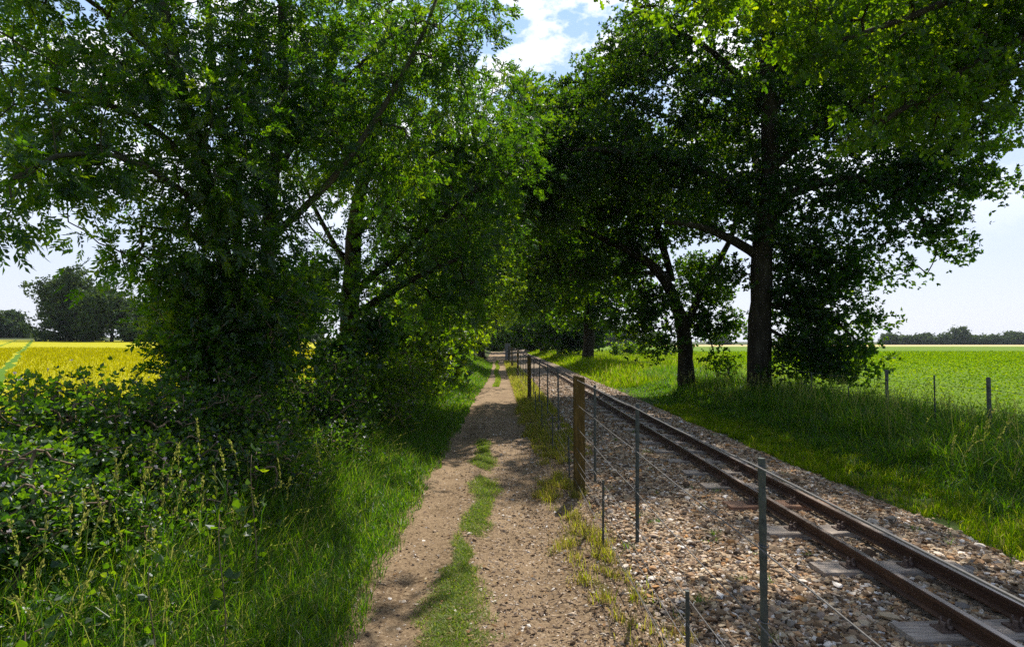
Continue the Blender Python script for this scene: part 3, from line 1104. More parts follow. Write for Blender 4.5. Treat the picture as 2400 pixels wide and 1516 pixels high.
ga = Acc()      # leafy green crop
x, y = patch(230000, 8.0, 80, 5, 85, 1.25)
ok = x < y * 1.05 + 4
x, y = x[ok], y[ok]
n = len(x)
P = np.stack([x, y, H(x, y) + rng.uniform(.05, .38, n)], 1)
A = unit(np.stack([rng.normal(size=n), rng.normal(size=n), rng.uniform(-.2, .8, n)], 1))
stamps(ga, *LEAFLET, P, A, perp(A), .05 + .0013 * y, .028 + .0010 * y, np.clip(rng.random(n) * .8 + .25 * wob(x * .4, y * .35), 0, 1))
tag(ga.build('green_crop', M['crop'], None), 'bright green leafy crop behind the post and wire fence', 'crop', kind='stuff')

# ------------------------------------------------------------------ fences
FX = .946


def strand(acc, x, z, ys, r, sag=.006):
    n = 0
    pts = []
    for a, b in zip(ys[:-1], ys[1:]):
        for k in range(4):
            t = k / 4
            yy = a + (b - a) * t
            pts.append((x(yy) if callable(x) else x, yy, z - sag * math.sin(t * math.pi) * (b - a)))
    pts.append((x(ys[-1]) if callable(x) else x, ys[-1], z))
    tube(acc, pts, r, 5)


fence = thing('wire_fence', 'wire fence with one thick wooden post and thin steel droppers between path and railway', 'fence', (FX, 6.9, 0))


def fpart(a, name, mt, smoothf=False):
    return a.build(name, mt, fence, smoothf, loc=fence.location)


def round_post(a, x, y, z0, z1, r, lean=(0, 0)):
    ht = z1 - z0
    ring = [0, .1, .35, .6, .85, .985, 1.0]
    rr = [1.06, 1.03, 1, .99, .985, .98, .93]
    pts = [(x + lean[0] * t * ht, y + lean[1] * t * ht, z0 + t * ht) for t in ring]
    tube(a, pts, [r * k * (1 + .02 * rng.normal()) for k in rr], 16)


post_y = [-3.6, 6.9, 17.4, 28.3, 39.0, 50, 61]
for k, y in enumerate(post_y):
    a = Acc()
    if k == 1:      # sawn rectangular post with a sloping top
        s, dy = .062, .05
        z1 = 1.36
        V = np.array([(-s, -dy, -.3), (s, -dy, -.3), (s, dy, -.3), (-s, dy, -.3), (-s, -dy, z1), (s, -dy, z1 - .030), (s, dy, z1 - .035), (-s, dy, z1 - .005)])
        V = V + np.array([FX, y, 0])
        a.add(V, [0, 3, 2, 1, 4, 5, 6, 7, 0, 1, 5, 4, 1, 2, 6, 5, 2, 3, 7, 6, 3, 0, 4, 7], [4] * 6)
        o = fpart(a, 'post', M['wood_post'])
        bv = o.modifiers.new('b', 'BEVEL')
        bv.width = .006
        bv.segments = 2
    else:
        round_post(a, FX + (.0 if k < 3 else .03), y, -.3, 1.33, .058, (rng.normal(0, .01), rng.normal(0, .01)))
        fpart(a, 'post', M['wood_post'], True)


def dropper(y, z0, z1, x=FX, w=.0145, leanx=0.0):
    """ribbed steel section with wire staples"""
    a = Acc()
    n = int((z1 - z0) / .045)
    pts, rad = [], []
    for k in range(n):
        z = z0 + (z1 - z0) * k / (n - 1)
        pts.append((x + leanx * (z - z0), y, z))
        rad.append(w * (.84 if k % 2 else 1.0))
    tube(a, pts, rad, 7)
    return a


WZ = [1.31, 1.03, .765, .53, .305, .06]
for y in [2.12, 4.05, 5.78, 9.2, 11.2, 13.4, 15.4, 19.6, 21.8, 24, 26.1, 30.5, 32.8, 35, 37.1, 41.5, 44, 46.5]:
    a = dropper(y, .40 if y < 17 else .30, 1.33 + rng.normal(0, .006), leanx=rng.normal(0, .008))
    o = fpart(a, 'dropper', M['steel_post'], False)
    if y < 12:
        for z in WZ[:4]:
            t = Acc()
            ang = np.linspace(0, 2 * math.pi, 14)
            tube(t, np.stack([FX + .017 * np.cos(ang), y + .017 * np.sin(ang), z + .004 * np.sin(ang)], 1), .0022, 4, cap=False)
            c = t.build('wire_tie', M['wire'], o)
            c.location = [-v for v in fence.location]
for y in [2.81, 5.05, 7.35, 9.6, 11.8, 14.0]:
    fpart(dropper(y, -.1, .585, .89, .011, rng.normal(0, .02)), 'stake', M['steel_post'])
stops_ = [-3.6, 2.12, 4.05, 5.78, 6.9, 9.2, 11.2, 13.4, 15.4, 17.4, 28.3, 39, 50, 61]
for k, z in enumerate(WZ):
    a = Acc()
    strand(a, FX - .03 if k < 5 else FX, z, stops_, 0.0028 if k else .0036, .004 + .003 * rng.random())
    fpart(a, 'wire', M['wire'])
a = Acc()
strand(a, FX + .03, 1.285, stops_[2:], .0024, .010)
fpart(a, 'wire', M['wire'])
for z in (.44, .20):
    a = Acc()
    strand(a, .885, z, [-3.6, 2.81, 5.05, 7.35, 9.6, 11.8, 14, 17.4], .002, .01)
    fpart(a, 'wire', M['wire'])

a = Acc()
gp = at(1190, 840, 58)
box(a, (gp[0], 58, .75), (.50, .5, 1.5))
box(a, (gp[0], 58, 1.53), (.58, .58, .05))
tag(a.build('concrete_post', M['grey_post'], None), 'pale grey square post at the far end of the path fence', 'post')
for k, y in enumerate((66, 70)):
    pass

# field fence on the right, half lost in the grass
ff = thing('field_fence', 'low post and wire fence at the edge of the green field, half hidden in grass', 'fence', (7.5, 9, 0))
FXr = 7.5
for px, top, kind in ((2314, 884, 'w'), (2187, 879, 't'), (2075, 866, 'w'), (1986, 905, 't'), (1900, 872, 't'), (1706, 862, 'w'), (1640, 860, 't')):
    v = CAM_M @ np.array([(px - 1200) / F_PX, 0, -1.0])
    d = FXr * v[1] / v[0]
    zt = at(px, top, d)[2]
    a = Acc()
    if kind == 'w':
        round_post(a, FXr, d, -.1, zt, .030, (rng.normal(0, .012), rng.normal(0, .012)))
    else:
        a = dropper(d, -.1, zt, FXr, .014)
    a.build('post', M['field_post'] if kind == 'w' else M['steel_post'], ff, True, loc=ff.location)
for z in (1.02, .72):
    a = Acc()
    strand(a, FXr - .04, z, [-4, 3, 9.1, 11.5, 14.6, 19, 24, 30, 38, 48], .0028, .008)
    a.build('wire', M['wire'], ff, loc=ff.location)

# ------------------------------------------------------------------ near trees
G_ROW_L = 'ash trees in the hedge left of the path'
G_ROW_R = 'oaks in the row right of the railway'


def ground_at(px, d):
    p = at(px, 800, d)
    return np.array([p[0], d, float(H(p[0], d))])


# -- many-stemmed ash, left
b1 = ground_at(560, 7.5)
b2 = ground_at(612, 8.0)
tree('ash_tree', 'many-stemmed ash leaning over the brambles, big arching crown at the upper left', 'tree', G_ROW_L, b1,
     [([b1] + pl((552, 760, 7.5), (536, 640, 7.4), (500, 500, 7.3), (455, 330, 7.2), (410, 150, 7.1), (372, -60, 7.0), (330, -330, 7.0)), .125, .05),
      ([b2] + pl((618, 760, 8), (626, 640, 8), (640, 400, 8), (668, 190, 8), (664, -60, 8), (690, -380, 8)), .115, .045),
      ([ground_at(590, 7.7)] + pl((575, 780, 7.7), (560, 600, 7.8), (545, 400, 8.2), (490, 150, 8.4), (485, -100, 8.4)), .08, .04),
      (pl((630, 560, 8), (720, 480, 8), (800, 420, 8), (850, 320, 8), (930, 210, 8), (985, 110, 8.2), (1030, -20, 8.4)), .05, .025),
      (pl((640, 420, 8), (740, 260, 8.3), (860, 130, 8.6), (960, 50, 8.8)), .04, .02),
      (pl((480, 430, 7.3), (380, 300, 6.8), (270, 235, 6.4), (130, 210, 6)), .045, .02),
      (pl((505, 520, 7.3), (400, 400, 6.6), (260, 330, 6), (120, 330, 5.4), (30, 420, 5)), .04, .015),
      (pl((420, 190, 7.1), (300, 60, 6.6), (150, -40, 6.2)), .04, .02),
      (pl((530, 600, 7.4), (430, 540, 7), (330, 530, 6.8)), .035, .015)],
     bl((330, 40, 7, 1.35), (560, 60, 8, 1.4), (780, 60, 8.4, 1.3), (980, 60, 8.4, 1.05), (1090, 40, 8.6, .65), (1010, 210, 8.4, .8), (150, 60, 6.2, 1.2), (60, 280, 5.6, .85),
        (40, 460, 5.1, .42), (20, 540, 5.0, .25), (230, 230, 6.4, 1.1), (130, 400, 5.8, .6), (430, 300, 7, 1.2), (680, 260, 8, 1.2), (850, 300, 8.4, 1.0), (300, 500, 6.9, .62), (260, 590, 6.8, .35),
        (460, 500, 7.4, .95), (610, 500, 8.2, .7), (410, 620, 7, .5), (520, 700, 7.3, .55), (700, 690, 8, .45), (760, 180, 8.6, 1.0), (940, 380, 8.6, .6), (500, 420, 6.7, .55), (560, 560, 7.0, .5), (640, 600, 7.3, .5), (470, 590, 6.8, .5), (610, 330, 7.2, .6), (690, 470, 7.4, .35), (590, 690, 7.2, .45), (900, 470, 9, .5),
        (300, -230, 7, 1.1), (650, -230, 8, 1.2), (50, -120, 6, .8)) + [(np.array([-.1, 11.4, 6.6]), .6), (np.array([.85, 8.4, 8.0]), .5), (np.array([1.0, 9.2, 8.2]), .5), (np.array([.75, 7.7, 7.6]), .45)],
     890, 'ash', .072, 25, .28, M['ash'], M['ash_bark'], droop=.12, twig=.0045)

b = ground_at(822, 12.4)
tree('ash_tree', 'darker ash behind the many-stemmed one, thick knotted trunk above the bramble bank', 'tree', G_ROW_L, b,
     [([b] + pl((826, 800, 12.4), (818, 700, 12.4), (822, 600, 12.3), (835, 480, 12.2), (870, 300, 12.2), (900, 100, 12)), .24, .07),
      (pl((835, 740, 12.4), (900, 690, 12), (990, 640, 11.8), (1090, 600, 11.8)), .09, .03),
      (pl((825, 690, 12.4), (920, 600, 12.2), (1030, 520, 12.2), (1120, 440, 12.4)), .09, .03),
      (pl((822, 640, 12.4), (760, 540, 12.4), (720, 460, 12.6), (690, 380, 12.6)), .07, .02),
      (pl((815, 600, 12.4), (740, 560, 12), (690, 470, 11.8)), .03, .012),
      (pl((828, 560, 12.3), (930, 440, 12.6), (1040, 340, 12.8), (1110, 260, 13)), .07, .025)],
     bl((870, 600, 12, 1.1), (1000, 520, 12, 1.4), (1110, 560, 12.6, 1.1), (1000, 640, 12, .9), (1130, 440, 12.8, 1.1), (900, 420, 12.4, 1.5), (1040, 350, 12.8, 1.5), (1100, 300, 13, 1.0),
        (760, 700, 12, .7), (880, 720, 12, .6), (1080, 680, 12.6, .7), (950, 250, 12.4, 1.6), (800, 330, 12.6, 1.4), (700, 340, 12.6, 1.1), (880, 60, 12.4, 2), (1000, 730, 13, .5)) + [(np.array([.1, 13.0, 5.7]), .75), (np.array([.3, 14.6, 6.6]), .8), (np.array([-.4, 15.0, 5.8]), .9), (np.array([.5, 13.6, 6.6]), .6)],
     900, 'ash', .086, 19, .42, M['ash'], M['bark'], droop=.1, twig=.0055)

# -- the two near oaks, right
bA = ground_at(1783, 16.5)
tree('oak_tree', 'big dark oak with the thickest trunk, its crown drooping over the green field', 'tree', G_ROW_R, bA,
     [([bA] + pl((1782, 860, 16.5), (1784, 700, 16.5), (1790, 560, 16.4), (1805, 400, 16.2), (1795, 200, 16), (1800, -100, 16), (1790, -330, 16)), .35, .10),
      (pl((1790, 610, 16.5), (1720, 560, 16.2), (1640, 525, 16), (1560, 520, 15.6)), .16, .05),
      (pl((1795, 520, 16.4), (1700, 420, 16), (1560, 370, 15.6), (1430, 350, 15.4), (1320, 350, 15.4)), .17, .05),
      (pl((1800, 480, 16.4), (1930, 420, 16), (2060, 420, 15.8), (2150, 480, 15.4), (2200, 590, 15.2)), .16, .03),
      (pl((1802, 400, 16.4), (1960, 260, 16), (2120, 200, 15.6), (2280, 260, 15.2)), .15, .04),
      (pl((1786, 720, 16.6), (1860, 700, 16.4), (1950, 730, 16), (2010, 800, 15.6)), .09, .02),
      (pl((1784, 760, 16.6), (1850, 800, 16.3), (1920, 830, 16), (1990, 860, 15.8)), .06, .015),
      (pl((1796, 250, 16.2), (1680, 120, 16), (1560, 60, 15.6)), .12, .04),
      (pl((1796, 300, 16.2), (1900, 80, 17), (2040, -60, 18)), .12, .04),
      (pl((1790, 440, 16.4), (1760, 330, 18), (1740, 260, 20)), .14, .05)],
     bl((1780, 250, 16.5, 2.5), (1600, 290, 16, 2.0), (1950, 280, 16, 2.1), (2110, 300, 15.8, 1.8), (2230, 320, 15.5, 1.3), (2130, 430, 15.6, 1.0), (2000, 450, 16, 1.5), (1850, 470, 16, 1.6),
        (1680, 450, 16.3, 1.5), (1550, 420, 15.8, 1.4), (1420, 360, 15.6, 1.4), (1330, 300, 15.6, 1.0), (1780, 40, 16, 2.4), (1570, 90, 16, 1.7), (1450, 200, 16, 1.2), (2000, 60, 16.4, 2.4), (2180, 130, 15.8, 1.8),
        (2290, 430, 15.2, .75), (2330, 300, 15.2, .8), (2370, 420, 15.0, .4), (2210, 530, 15.2, .7), (2180, 640, 15.1, .36), (2275, 600, 15.1, .34), (2120, 560, 15.3, .5), (1940, 590, 15.9, 1.0), (1970, 690, 15.7, .7),
        (1890, 790, 16, .75), (2000, 800, 15.7, .55), (1930, 860, 15.6, .5), (1850, 680, 16.4, .9), (1700, 640, 16.6, .6), (1830, 870, 15.8, .4), (1850, 560, 16, 1.1),
        (1900, 690, 16.4, 1.25), (1990, 770, 15.9, .9), (1900, 840, 16.2, .85), (2000, 620, 15.8, 1.0), (1980, 880, 15.8, .5), (1860, 600, 16.6, 1.1), (2090, 640, 15.5, .5), (2060, 500, 15.5, .9), (2180, 430, 15.4, 1.0), (1880, 760, 16.2, .8), (1960, 840, 15.8, .6), (1830, 820, 16.6, .6), (2040, 850, 15.6, .35), (1740, 250, 19, 2.4), (1900, 150, 19, 2.4), (1780, 480, 18.5, 1.4), (1780, -300, 16, 2.6), (2050, -220, 16, 2.4), (1550, -150, 16, 1.8)),
     2500, 'oak', .100, 30, .50, M['oak'], M['bark'], droop=.1, twig=.006, flare=.36, flat=.7)

bB = ground_at(1610, 19.5)
tree('oak_tree', 'slimmer forked oak just left of the thick-trunked oak', 'tree', G_ROW_R, bB,
     [([bB] + pl((1608, 860, 19.5), (1604, 780, 19.5), (1590, 710, 19.4), (1560, 640, 19.2), (1500, 600, 19), (1410, 560, 18.8), (1330, 520, 18.6)), .29, .06),
      (pl((1603, 780, 19.5), (1635, 700, 19.6), (1680, 620, 19.8), (1720, 550, 20), (1740, 400, 20.5)), .14, .06),
      (pl((1575, 660, 19.3), (1550, 560, 19.3), (1500, 430, 19.2), (1440, 300, 19), (1400, 180, 19)), .12, .05),
      (pl((1500, 430, 19.2), (1400, 370, 18.8), (1300, 330, 18.6), (1245, 270, 18.5), (1228, 180, 18.5)), .09, .02),
      (pl((1560, 640, 19.2), (1470, 640, 19), (1380, 650, 19), (1300, 640, 19)), .08, .02)],
     bl((1480, 380, 19, 2.0), (1370, 330, 18.8, 1.7), (1255, 300, 18.5, .85), (1225, 200, 18.5, .45), (1310, 220, 18.6, .8), (1400, 210, 19, 1.3), (1560, 480, 19.5, 1.7), (1420, 500, 19.2, 1.9), (1290, 450, 19, 1.4),
        (1480, 620, 19.4, 1.1), (1360, 640, 19, 1.4), (1270, 600, 19, 1.0), (1630, 480, 20, 1.2), (1550, 770, 19, .45), (1530, 820, 19, .3), (1500, 720, 19.4, .6), (1650, 760, 19.6, .5), (1500, 100, 19, 1.3),
        (1200, 330, 18.8, .5), (1330, 720, 19.5, .7), (1260, 370, 17, 1.2), (1215, 440, 17, .9), (1545, 800, 19, .55), (1665, 700, 19.8, .9), (1705, 770, 19.6, .7), (1560, 715, 19, .8), (1690, 850, 19.2, .45), (1450, 755, 19, .5), (1640, 640, 20.2, 1.0), (1510, 770, 19, .5), (1290, 270, 17.2, 1.0), (1265, 330, 16, .8), (1235, 250, 18, .8), (1225, 400, 15.5, .7), (1180, 380, 18, .8), (1300, 440, 15.8, 1.0), (1250, 520, 16.5, .9)),
     1550, 'oak', .105, 26, .52, M['oak'], M['bark'], droop=.1, twig=.006, flare=.28, flat=.7)

# -- oak reaching in overhead from the right
bN = np.array([9.2, 5.2, 0.0])
tree('oak_tree', 'oak whose sunlit lobed leaves hang in close at the top right', 'tree', None, bN,
     [([bN, np.array([9.1, 5.2, 2.0]), np.array([8.8, 5.3, 4.2]), np.array([8.6, 5.6, 7.0])], .34, .16),
      (pl((3200, -200, 5.6), (2800, -120, 5.4), (2400, 90, 5.2), (2180, 210, 5.0), (2050, 300, 4.8)), .10, .02),
      (pl((2700, -240, 5.4), (2350, -60, 5.0), (2150, 40, 4.8), (1900, 120, 4.6)), .07, .015),
      (pl((2700, -300, 5.2), (2200, -200, 4.6), (1850, -60, 4.2), (1500, -10, 3.9)), .06, .012)],
     bl((2330, 130, 5.4, .62), (2200, 190, 5.2, .5), (2110, 260, 5.0, .40), (1995, 320, 4.8, .17), (2180, 310, 5.0, .20), (2250, 60, 5.2, .6), (2100, 60, 5.0, .5), (1960, 60, 4.8, .42),
        (1820, 30, 4.6, .36), (1690, 20, 4.4, .26), (1580, 0, 4.2, .16), (1480, -50, 4.0, .2), (2020, 190, 4.8, .28), (2390, 250, 5.4, .36), (2470, 100, 5.4, .6), (2400, 0, 5.2, .6),
        (2300, 250, 5.2, .30), (1900, 140, 4.6, .2), (2200, -120, 5.6, .6), (1900, -100, 5, .5), (2240, 350, 5.1, .10)) + [(np.array(q), r_) for q, r_ in (((3.3, 7.3, 6.3), .45), ((4.0, 7.4, 6.3), .7), ((5.0, 7.2, 6.2), .8), ((5.9, 7.2, 6.2), .8), ((4.9, 6.6, 6.1), .6), ((4.3, 8.2, 6.8), .6), ((3.9, 7.3, 6.5), .7), ((4.8, 7.4, 6.5), .8), ((3.1, 7.0, 6.4), .4), ((4.9, 7.9, 6.8), .5), ((2.9, 7.8, 6.7), .45), ((4.4, 8.8, 7.2), .45))],
     1500, 'oaknear', .066, 8, .24, M['oak_near'], M['bark'], droop=.1, twig=.0028, flat=.5)

# ------------------------------------------------------------------ row trees further up
far = [
    # name, label, group, base px, depth, trunk radius, blobs, clusters, kind, leaf, per, crad, mats
    ('hawthorn_tree', 'tree over the left verge with a dark trunk, third in the hedge row', G_ROW_L, 1012, 23, .30,
     [(1000, 620, 23, 1.9), (1080, 560, 24, 2.2), (1130, 640, 24, 1.6), (1060, 690, 23, 1.4), (980, 700, 23, 1.1), (1110, 450, 24, 2.2), (1150, 360, 25, 1.6), (1000, 470, 24, 2.0), (940, 600, 23, 1.6)], 330, 'oak', .13, 13, .6, 'shrub'),
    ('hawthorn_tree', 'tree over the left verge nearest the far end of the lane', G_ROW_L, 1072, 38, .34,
     [(1080, 620, 38, 3.2), (1150, 560, 39, 3.2), (1180, 650, 38, 2.2), (1110, 700, 38, 2.2), (1190, 440, 40, 2.6), (1060, 480, 38, 3), (1090, 750, 38, 1.3)], 360, 'oakfar', .19, 16, .85, 'sun_tinted_leaf'),
    ('oak_tree', 'oak with a wide dark trunk at the edge of the sunlit meadow', G_ROW_R, 1380, 40, .42,
     [(1380, 620, 39, 3.2), (1300, 600, 38, 3.2), (1400, 700, 39, 1.9), (1340, 720, 39, 1.9), (1290, 470, 38, 3.2), (1420, 500, 40, 3.4), (1480, 640, 40, 2.4), (1270, 700, 38, 1.8), (1370, 380, 40, 3), (1430, 745, 39, 1.0), (1510, 730, 41, 1.5)], 560, 'oakfar', .19, 18, .9, 'oak'),
    ('oak_tree', 'oak in the right row behind the wide-trunked one, low boughs over the bank', G_ROW_R, 1313, 56, .36,
     [(1310, 640, 56, 4), (1350, 710, 56, 2.6), (1270, 700, 56, 2.6), (1260, 580, 56, 3.6), (1300, 520, 56, 4.2), (1380, 600, 56, 4)], 330, 'oakfar', .26, 16, 1.1, 'oak'),
    ('oak_tree', 'oak on the small grass bank by the bend of the rails', G_ROW_R, 1276, 72, .55,
     [(1275, 650, 72, 5), (1240, 720, 72, 2.8), (1310, 720, 72, 2.8), (1230, 620, 72, 4.4), (1280, 540, 72, 5)], 300, 'oakfar', .34, 15, 1.4, 'shrub'),
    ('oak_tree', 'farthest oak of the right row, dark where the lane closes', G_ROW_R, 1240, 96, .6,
     [(1240, 680, 96, 5), (1215, 730, 96, 3.4), (1265, 730, 96, 3), (1225, 620, 96, 6)], 260, 'oakfar', .42, 15, 1.7, 'sun_tinted_leaf'),
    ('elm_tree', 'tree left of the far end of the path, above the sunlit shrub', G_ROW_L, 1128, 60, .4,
     [(1120, 650, 60, 3.8), (1160, 600, 60, 4), (1100, 710, 60, 2.8), (1150, 720, 60, 2.6), (1180, 680, 60, 2.6), (1110, 560, 60, 4)], 320, 'oakfar', .28, 16, 1.2, 'sun_tinted_leaf'),
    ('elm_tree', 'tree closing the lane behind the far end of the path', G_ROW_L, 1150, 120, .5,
     [(1140, 700, 120, 7), (1190, 720, 122, 5.5), (1165, 640, 120, 8), (1220, 690, 124, 7), (1110, 740, 118, 5), (1200, 770, 122, 2.6), (1160, 775, 120, 2.2)], 420, 'oakfar', .55, 15, 1.9, 'sun_tinted_leaf'),
]
for nm, lab, grp, bpx, d, r, blobs, nc, kind, ls, per, cr2, mk in far:
    base = ground_at(bpx, d)
    top = at(bpx, 560, d)
    limbs = [([base, base * .6 + top * .4 + rng.normal(0, .1, 3), top, at(bpx, 430, d)], r, r * .35)]
    for bb in sorted(blobs, key=lambda q: -q[3])[:6]:
        st = base * .55 + top * .45 if bb[1] > 600 else top
        limbs.append(([st, (st + at(*bb[:3])) / 2 + np.array([0, 0, .2]), at(*bb[:3])], r * .4, r * .12))
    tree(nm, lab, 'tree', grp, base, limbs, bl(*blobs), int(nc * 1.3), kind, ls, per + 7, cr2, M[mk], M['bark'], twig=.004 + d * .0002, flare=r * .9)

# ------------------------------------------------------------------ shrubs and brambles
G_SH = 'hedge shrubs under the left trees'


def shrub(name, label, cat, group, c, blobs, nclus, kind, size, per, crad, leafm, canes=7, twig=.0035, barkm=None, flowers=0, low=0.0):
    base = np.array([c[0], c[1], float(H(c[0], c[1]))])
    limbs = []
    for k in range(canes):
        b = blobs[k % len(blobs)]
        tip = np.array(b[0]) + rng.normal(0, .5, 3) * b[1] * .7
        tip[2] = max(tip[2], base[2] + .3)
        st = base + np.array([rng.normal(0, .2), rng.normal(0, .2), -.05])
        md = (st + tip) / 2 + np.array([0, 0, .25 * b[1]])
        limbs.append(([st, md, tip], .016 + .004 * rng.random(), .006))
    root = thing(name, label, cat, base, group=group)
    if kind == 'tri':
        nclus, size = int(nclus * 2.0), size * .64
    ta, ca = Acc(), Acc()
    sk = limb_nodes(ta, limbs, 6)
    crown(ca, sk, None, blobs, nclus, kind, size, per, crad, ta, droop=-.1, twig=twig, tw_mi=0, flat=.8, shell=.6)
    if flowers:
        n = flowers
        idx = rng.integers(0, len(blobs), n)
        u = rand_dir(n)
        u[:, 2] = np.abs(u[:, 2])
        u[:, 1] = -np.abs(u[:, 1])
        O = np.array([blobs[i][0] for i in idx]) + u * np.array([blobs[i][1] for i in idx])[:, None] * 1.12
        for k in range(5):
            A = unit(rng.normal(size=(n, 3)) + np.array([0, 0, .4]))
            stamps(ca, *OVATE, O, A, perp(A), .016, .014, rng.random(n), 1)
    ta.build('stem', barkm or M['twig'], root, True, loc=base)
    ca.build('foliage', [leafm, M['flower']], root, False, loc=base)
    return root


G_BR = 'bramble bushes of the left hedge bank'
shrub('bramble_bush', 'dark bramble mound at the far left edge, in front of the yellow field', 'bush', G_BR, (-4.1, 4.2),
      bl((60, 1000, 4.2, .34), (170, 990, 4.6, .42), (120, 1130, 4.0, .42), (20, 1150, 3.4, .35), (250, 1130, 4.4, .40), (60, 960, 5.2, .25)), 260, 'tri', .062, 13, .17, M['bramble'], 12, flowers=26)
shrub('bramble_bush', 'bramble mound with pale flower buds below the gap showing the yellow field', 'bush', G_BR, (-3.9, 5.4),
      bl((290, 1000, 5.4, .45), (380, 1010, 5.6, .45), (200, 975, 5.8, .25), (330, 965, 6.2, .25), (420, 1120, 5.0, .45), (330, 1170, 4.4, .40)), 280, 'tri', .062, 13, .18, M['bramble'], 12, flowers=30)
shrub('bramble_bush', 'bramble thicket at the foot of the many-stemmed ash', 'bush', G_BR, (-3.2, 6.2),
      bl((500, 1010, 6.2, .52), (600, 1020, 6.4, .50), (540, 930, 6.8, .45), (560, 1130, 5.4, .45), (660, 1120, 5.8, .42), (440, 930, 6.6, .4), (470, 1200, 4.6, .34)), 330, 'tri', .064, 13, .2, M['bramble'], 12, flowers=30)
shrub('bramble_bush', 'bramble in the bottom left corner with bare canes', 'bush', G_BR, (-2.7, 2.9),
      bl((40, 1230, 3.1, .24), (180, 1200, 3.6, .26), (300, 1240, 3.8, .22), (420, 1250, 4.2, .2)), 110, 'tri', .055, 12, .13, M['bramble'], 10, flowers=10)
shrub('bramble_bush', 'bramble and ivy between the ash and the knotted trunk, nearer the grass', 'bush', G_BR, (-2.7, 8.4),
      bl((700, 960, 8.4, .55), (790, 980, 8.6, .5), (800, 880, 9, .42), (800, 1060, 7.6, .38), (720, 1060, 7.4, .4), (600, 905, 8.8, .4)), 270, 'tri', .075, 13, .24, M['bramble'], 10, flowers=20)
shrub('bramble_bush', 'bramble bank under the knotted trunk, partly sunlit', 'bush', G_BR, (-2.5, 11),
      bl((850, 930, 11, .6), (920, 920, 11.5, .55), (870, 860, 12, .6), (930, 980, 10.2, .4), (960, 880, 12.5, .5), (790, 870, 11.6, .6)), 270, 'tri', .09, 13, .28, M['shrub'], 10, flowers=30)
shrub('hedge_shrub', 'dense elder shrub growing round the ash stems, against the yellow field', 'bush', G_SH, (-3.9, 7.2),
      bl((450, 840, 7.0, .42), (500, 780, 7.2, .55), (600, 800, 7.6, .55), (440, 720, 7.4, .5), (520, 860, 7.4, .5), (640, 730, 8, .5), (470, 660, 7.6, .4)), 420, 'ash', .062, 15, .27, M['ash'], 12, twig=.005)
shrub('hedge_shrub', 'dark shrub between the two ash trunks, in front of the bare branches', 'bush', G_SH, (-3.3, 10),
      bl((700, 710, 10, .5), (800, 840, 10.4, .45), (650, 860, 9.6, .4), (860, 780, 11, .55), (730, 650, 10.4, .5)), 230, 'oak', .1, 12, .33, M['ash'], 9, twig=.005)
shrub('hedge_shrub', 'tall shrub with dark foliage right of the knotted trunk', 'bush', G_SH, (-2.9, 15),
      bl((930, 780, 15, 1.0), (900, 860, 14.6, .7), (980, 830, 16, .9), (1000, 760, 17, 1.0), (960, 700, 16, .9), (1020, 870, 17, .6)), 330, 'oak', .13, 12, .45, M['shrub'], 10, twig=.007)
shrub('hedge_shrub', 'shrub mass below the third hedge tree, spilling over the grass bank', 'bush', G_SH, (-2.6, 22),
      bl((1010, 830, 21, .9), (1040, 850, 22, .8), (1050, 790, 24, 1.1), (1000, 780, 22, 1.1)), 200, 'oakfar', .17, 14, .6, M['shrub'], 8, twig=.008)
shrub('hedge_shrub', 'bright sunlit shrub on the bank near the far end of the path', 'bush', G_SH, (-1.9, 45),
      bl((1105, 785, 45, 1.1), (1090, 800, 44, .8), (1120, 800, 46, .7), (1100, 765, 45, .7)), 150, 'oakfar', .22, 14, .6, M['sun_tinted_leaf'], 8, twig=.01)
shrub('hedge_shrub', 'straggly shrub standing in the sunlit meadow grass', 'bush', None, (12.0, 62),
      bl((1470, 815, 60, .7), (1445, 818, 58, .5), (1495, 818, 62, .6)), 70, 'oakfar', .22, 12, .5, M['shrub'], 8, twig=.01)


# hedge along the rest of the left side, so the field side is closed further up
for k, (px, d, rr) in enumerate(((1040, 30, 1.3), (1075, 50, 1.7), (1110, 74, 2.2))):
    lab = ['hedge bush beyond the third tree, low and rounded', 'hedge bush half way up the lane on the left', 'hedge bush at the far left of the lane end'][k]
    p = at(px, 790, d)
    shrub('hedge_shrub', lab, 'bush', G_SH, (p[0] - .6, d), [(p, rr), (p + np.array([-rr, rr, .2]), rr), (p + np.array([-.4, -rr, -.2]), rr * .8)], 150, 'oakfar', .12 + d * .0035, 14, .7, M['shrub'], 7, twig=.01)


for lab, px, d, rr in (('low dark growth between the oaks of the right row, nearest of three', 1345, 52, 1.5), ('low dark growth between the oaks of the right row, middle of three', 1300, 66, 1.7),
                       ('low dark growth between the oaks of the right row, farthest of three', 1255, 84, 2.2)):
    p = at(px, 790, d)
    shrub('understory_shrub', lab, 'bush', 'shrubs between the far oaks', (p[0], d), [(p, rr), (p + np.array([rr, rr, .3]), rr), (p + np.array([-rr * .8, rr, .5]), rr * .9)], 200, 'oakfar', .12 + d * .0035, 16, .8, M['oak'], 7, twig=.01)

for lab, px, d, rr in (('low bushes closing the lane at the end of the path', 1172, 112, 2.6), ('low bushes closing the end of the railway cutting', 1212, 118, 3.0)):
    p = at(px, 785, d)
    shrub('lane_end_shrub', lab, 'bush', None, (p[0], d), [(p, rr), (p + np.array([rr * 1.3, 1, .3]), rr), (p + np.array([-rr * 1.3, 1, .5]), rr * .9), (p + np.array([0, 0, -1.2]), rr)], 260, 'oakfar', .5, 14, 1.2, M['sun_tinted_leaf'], 7, twig=.01)

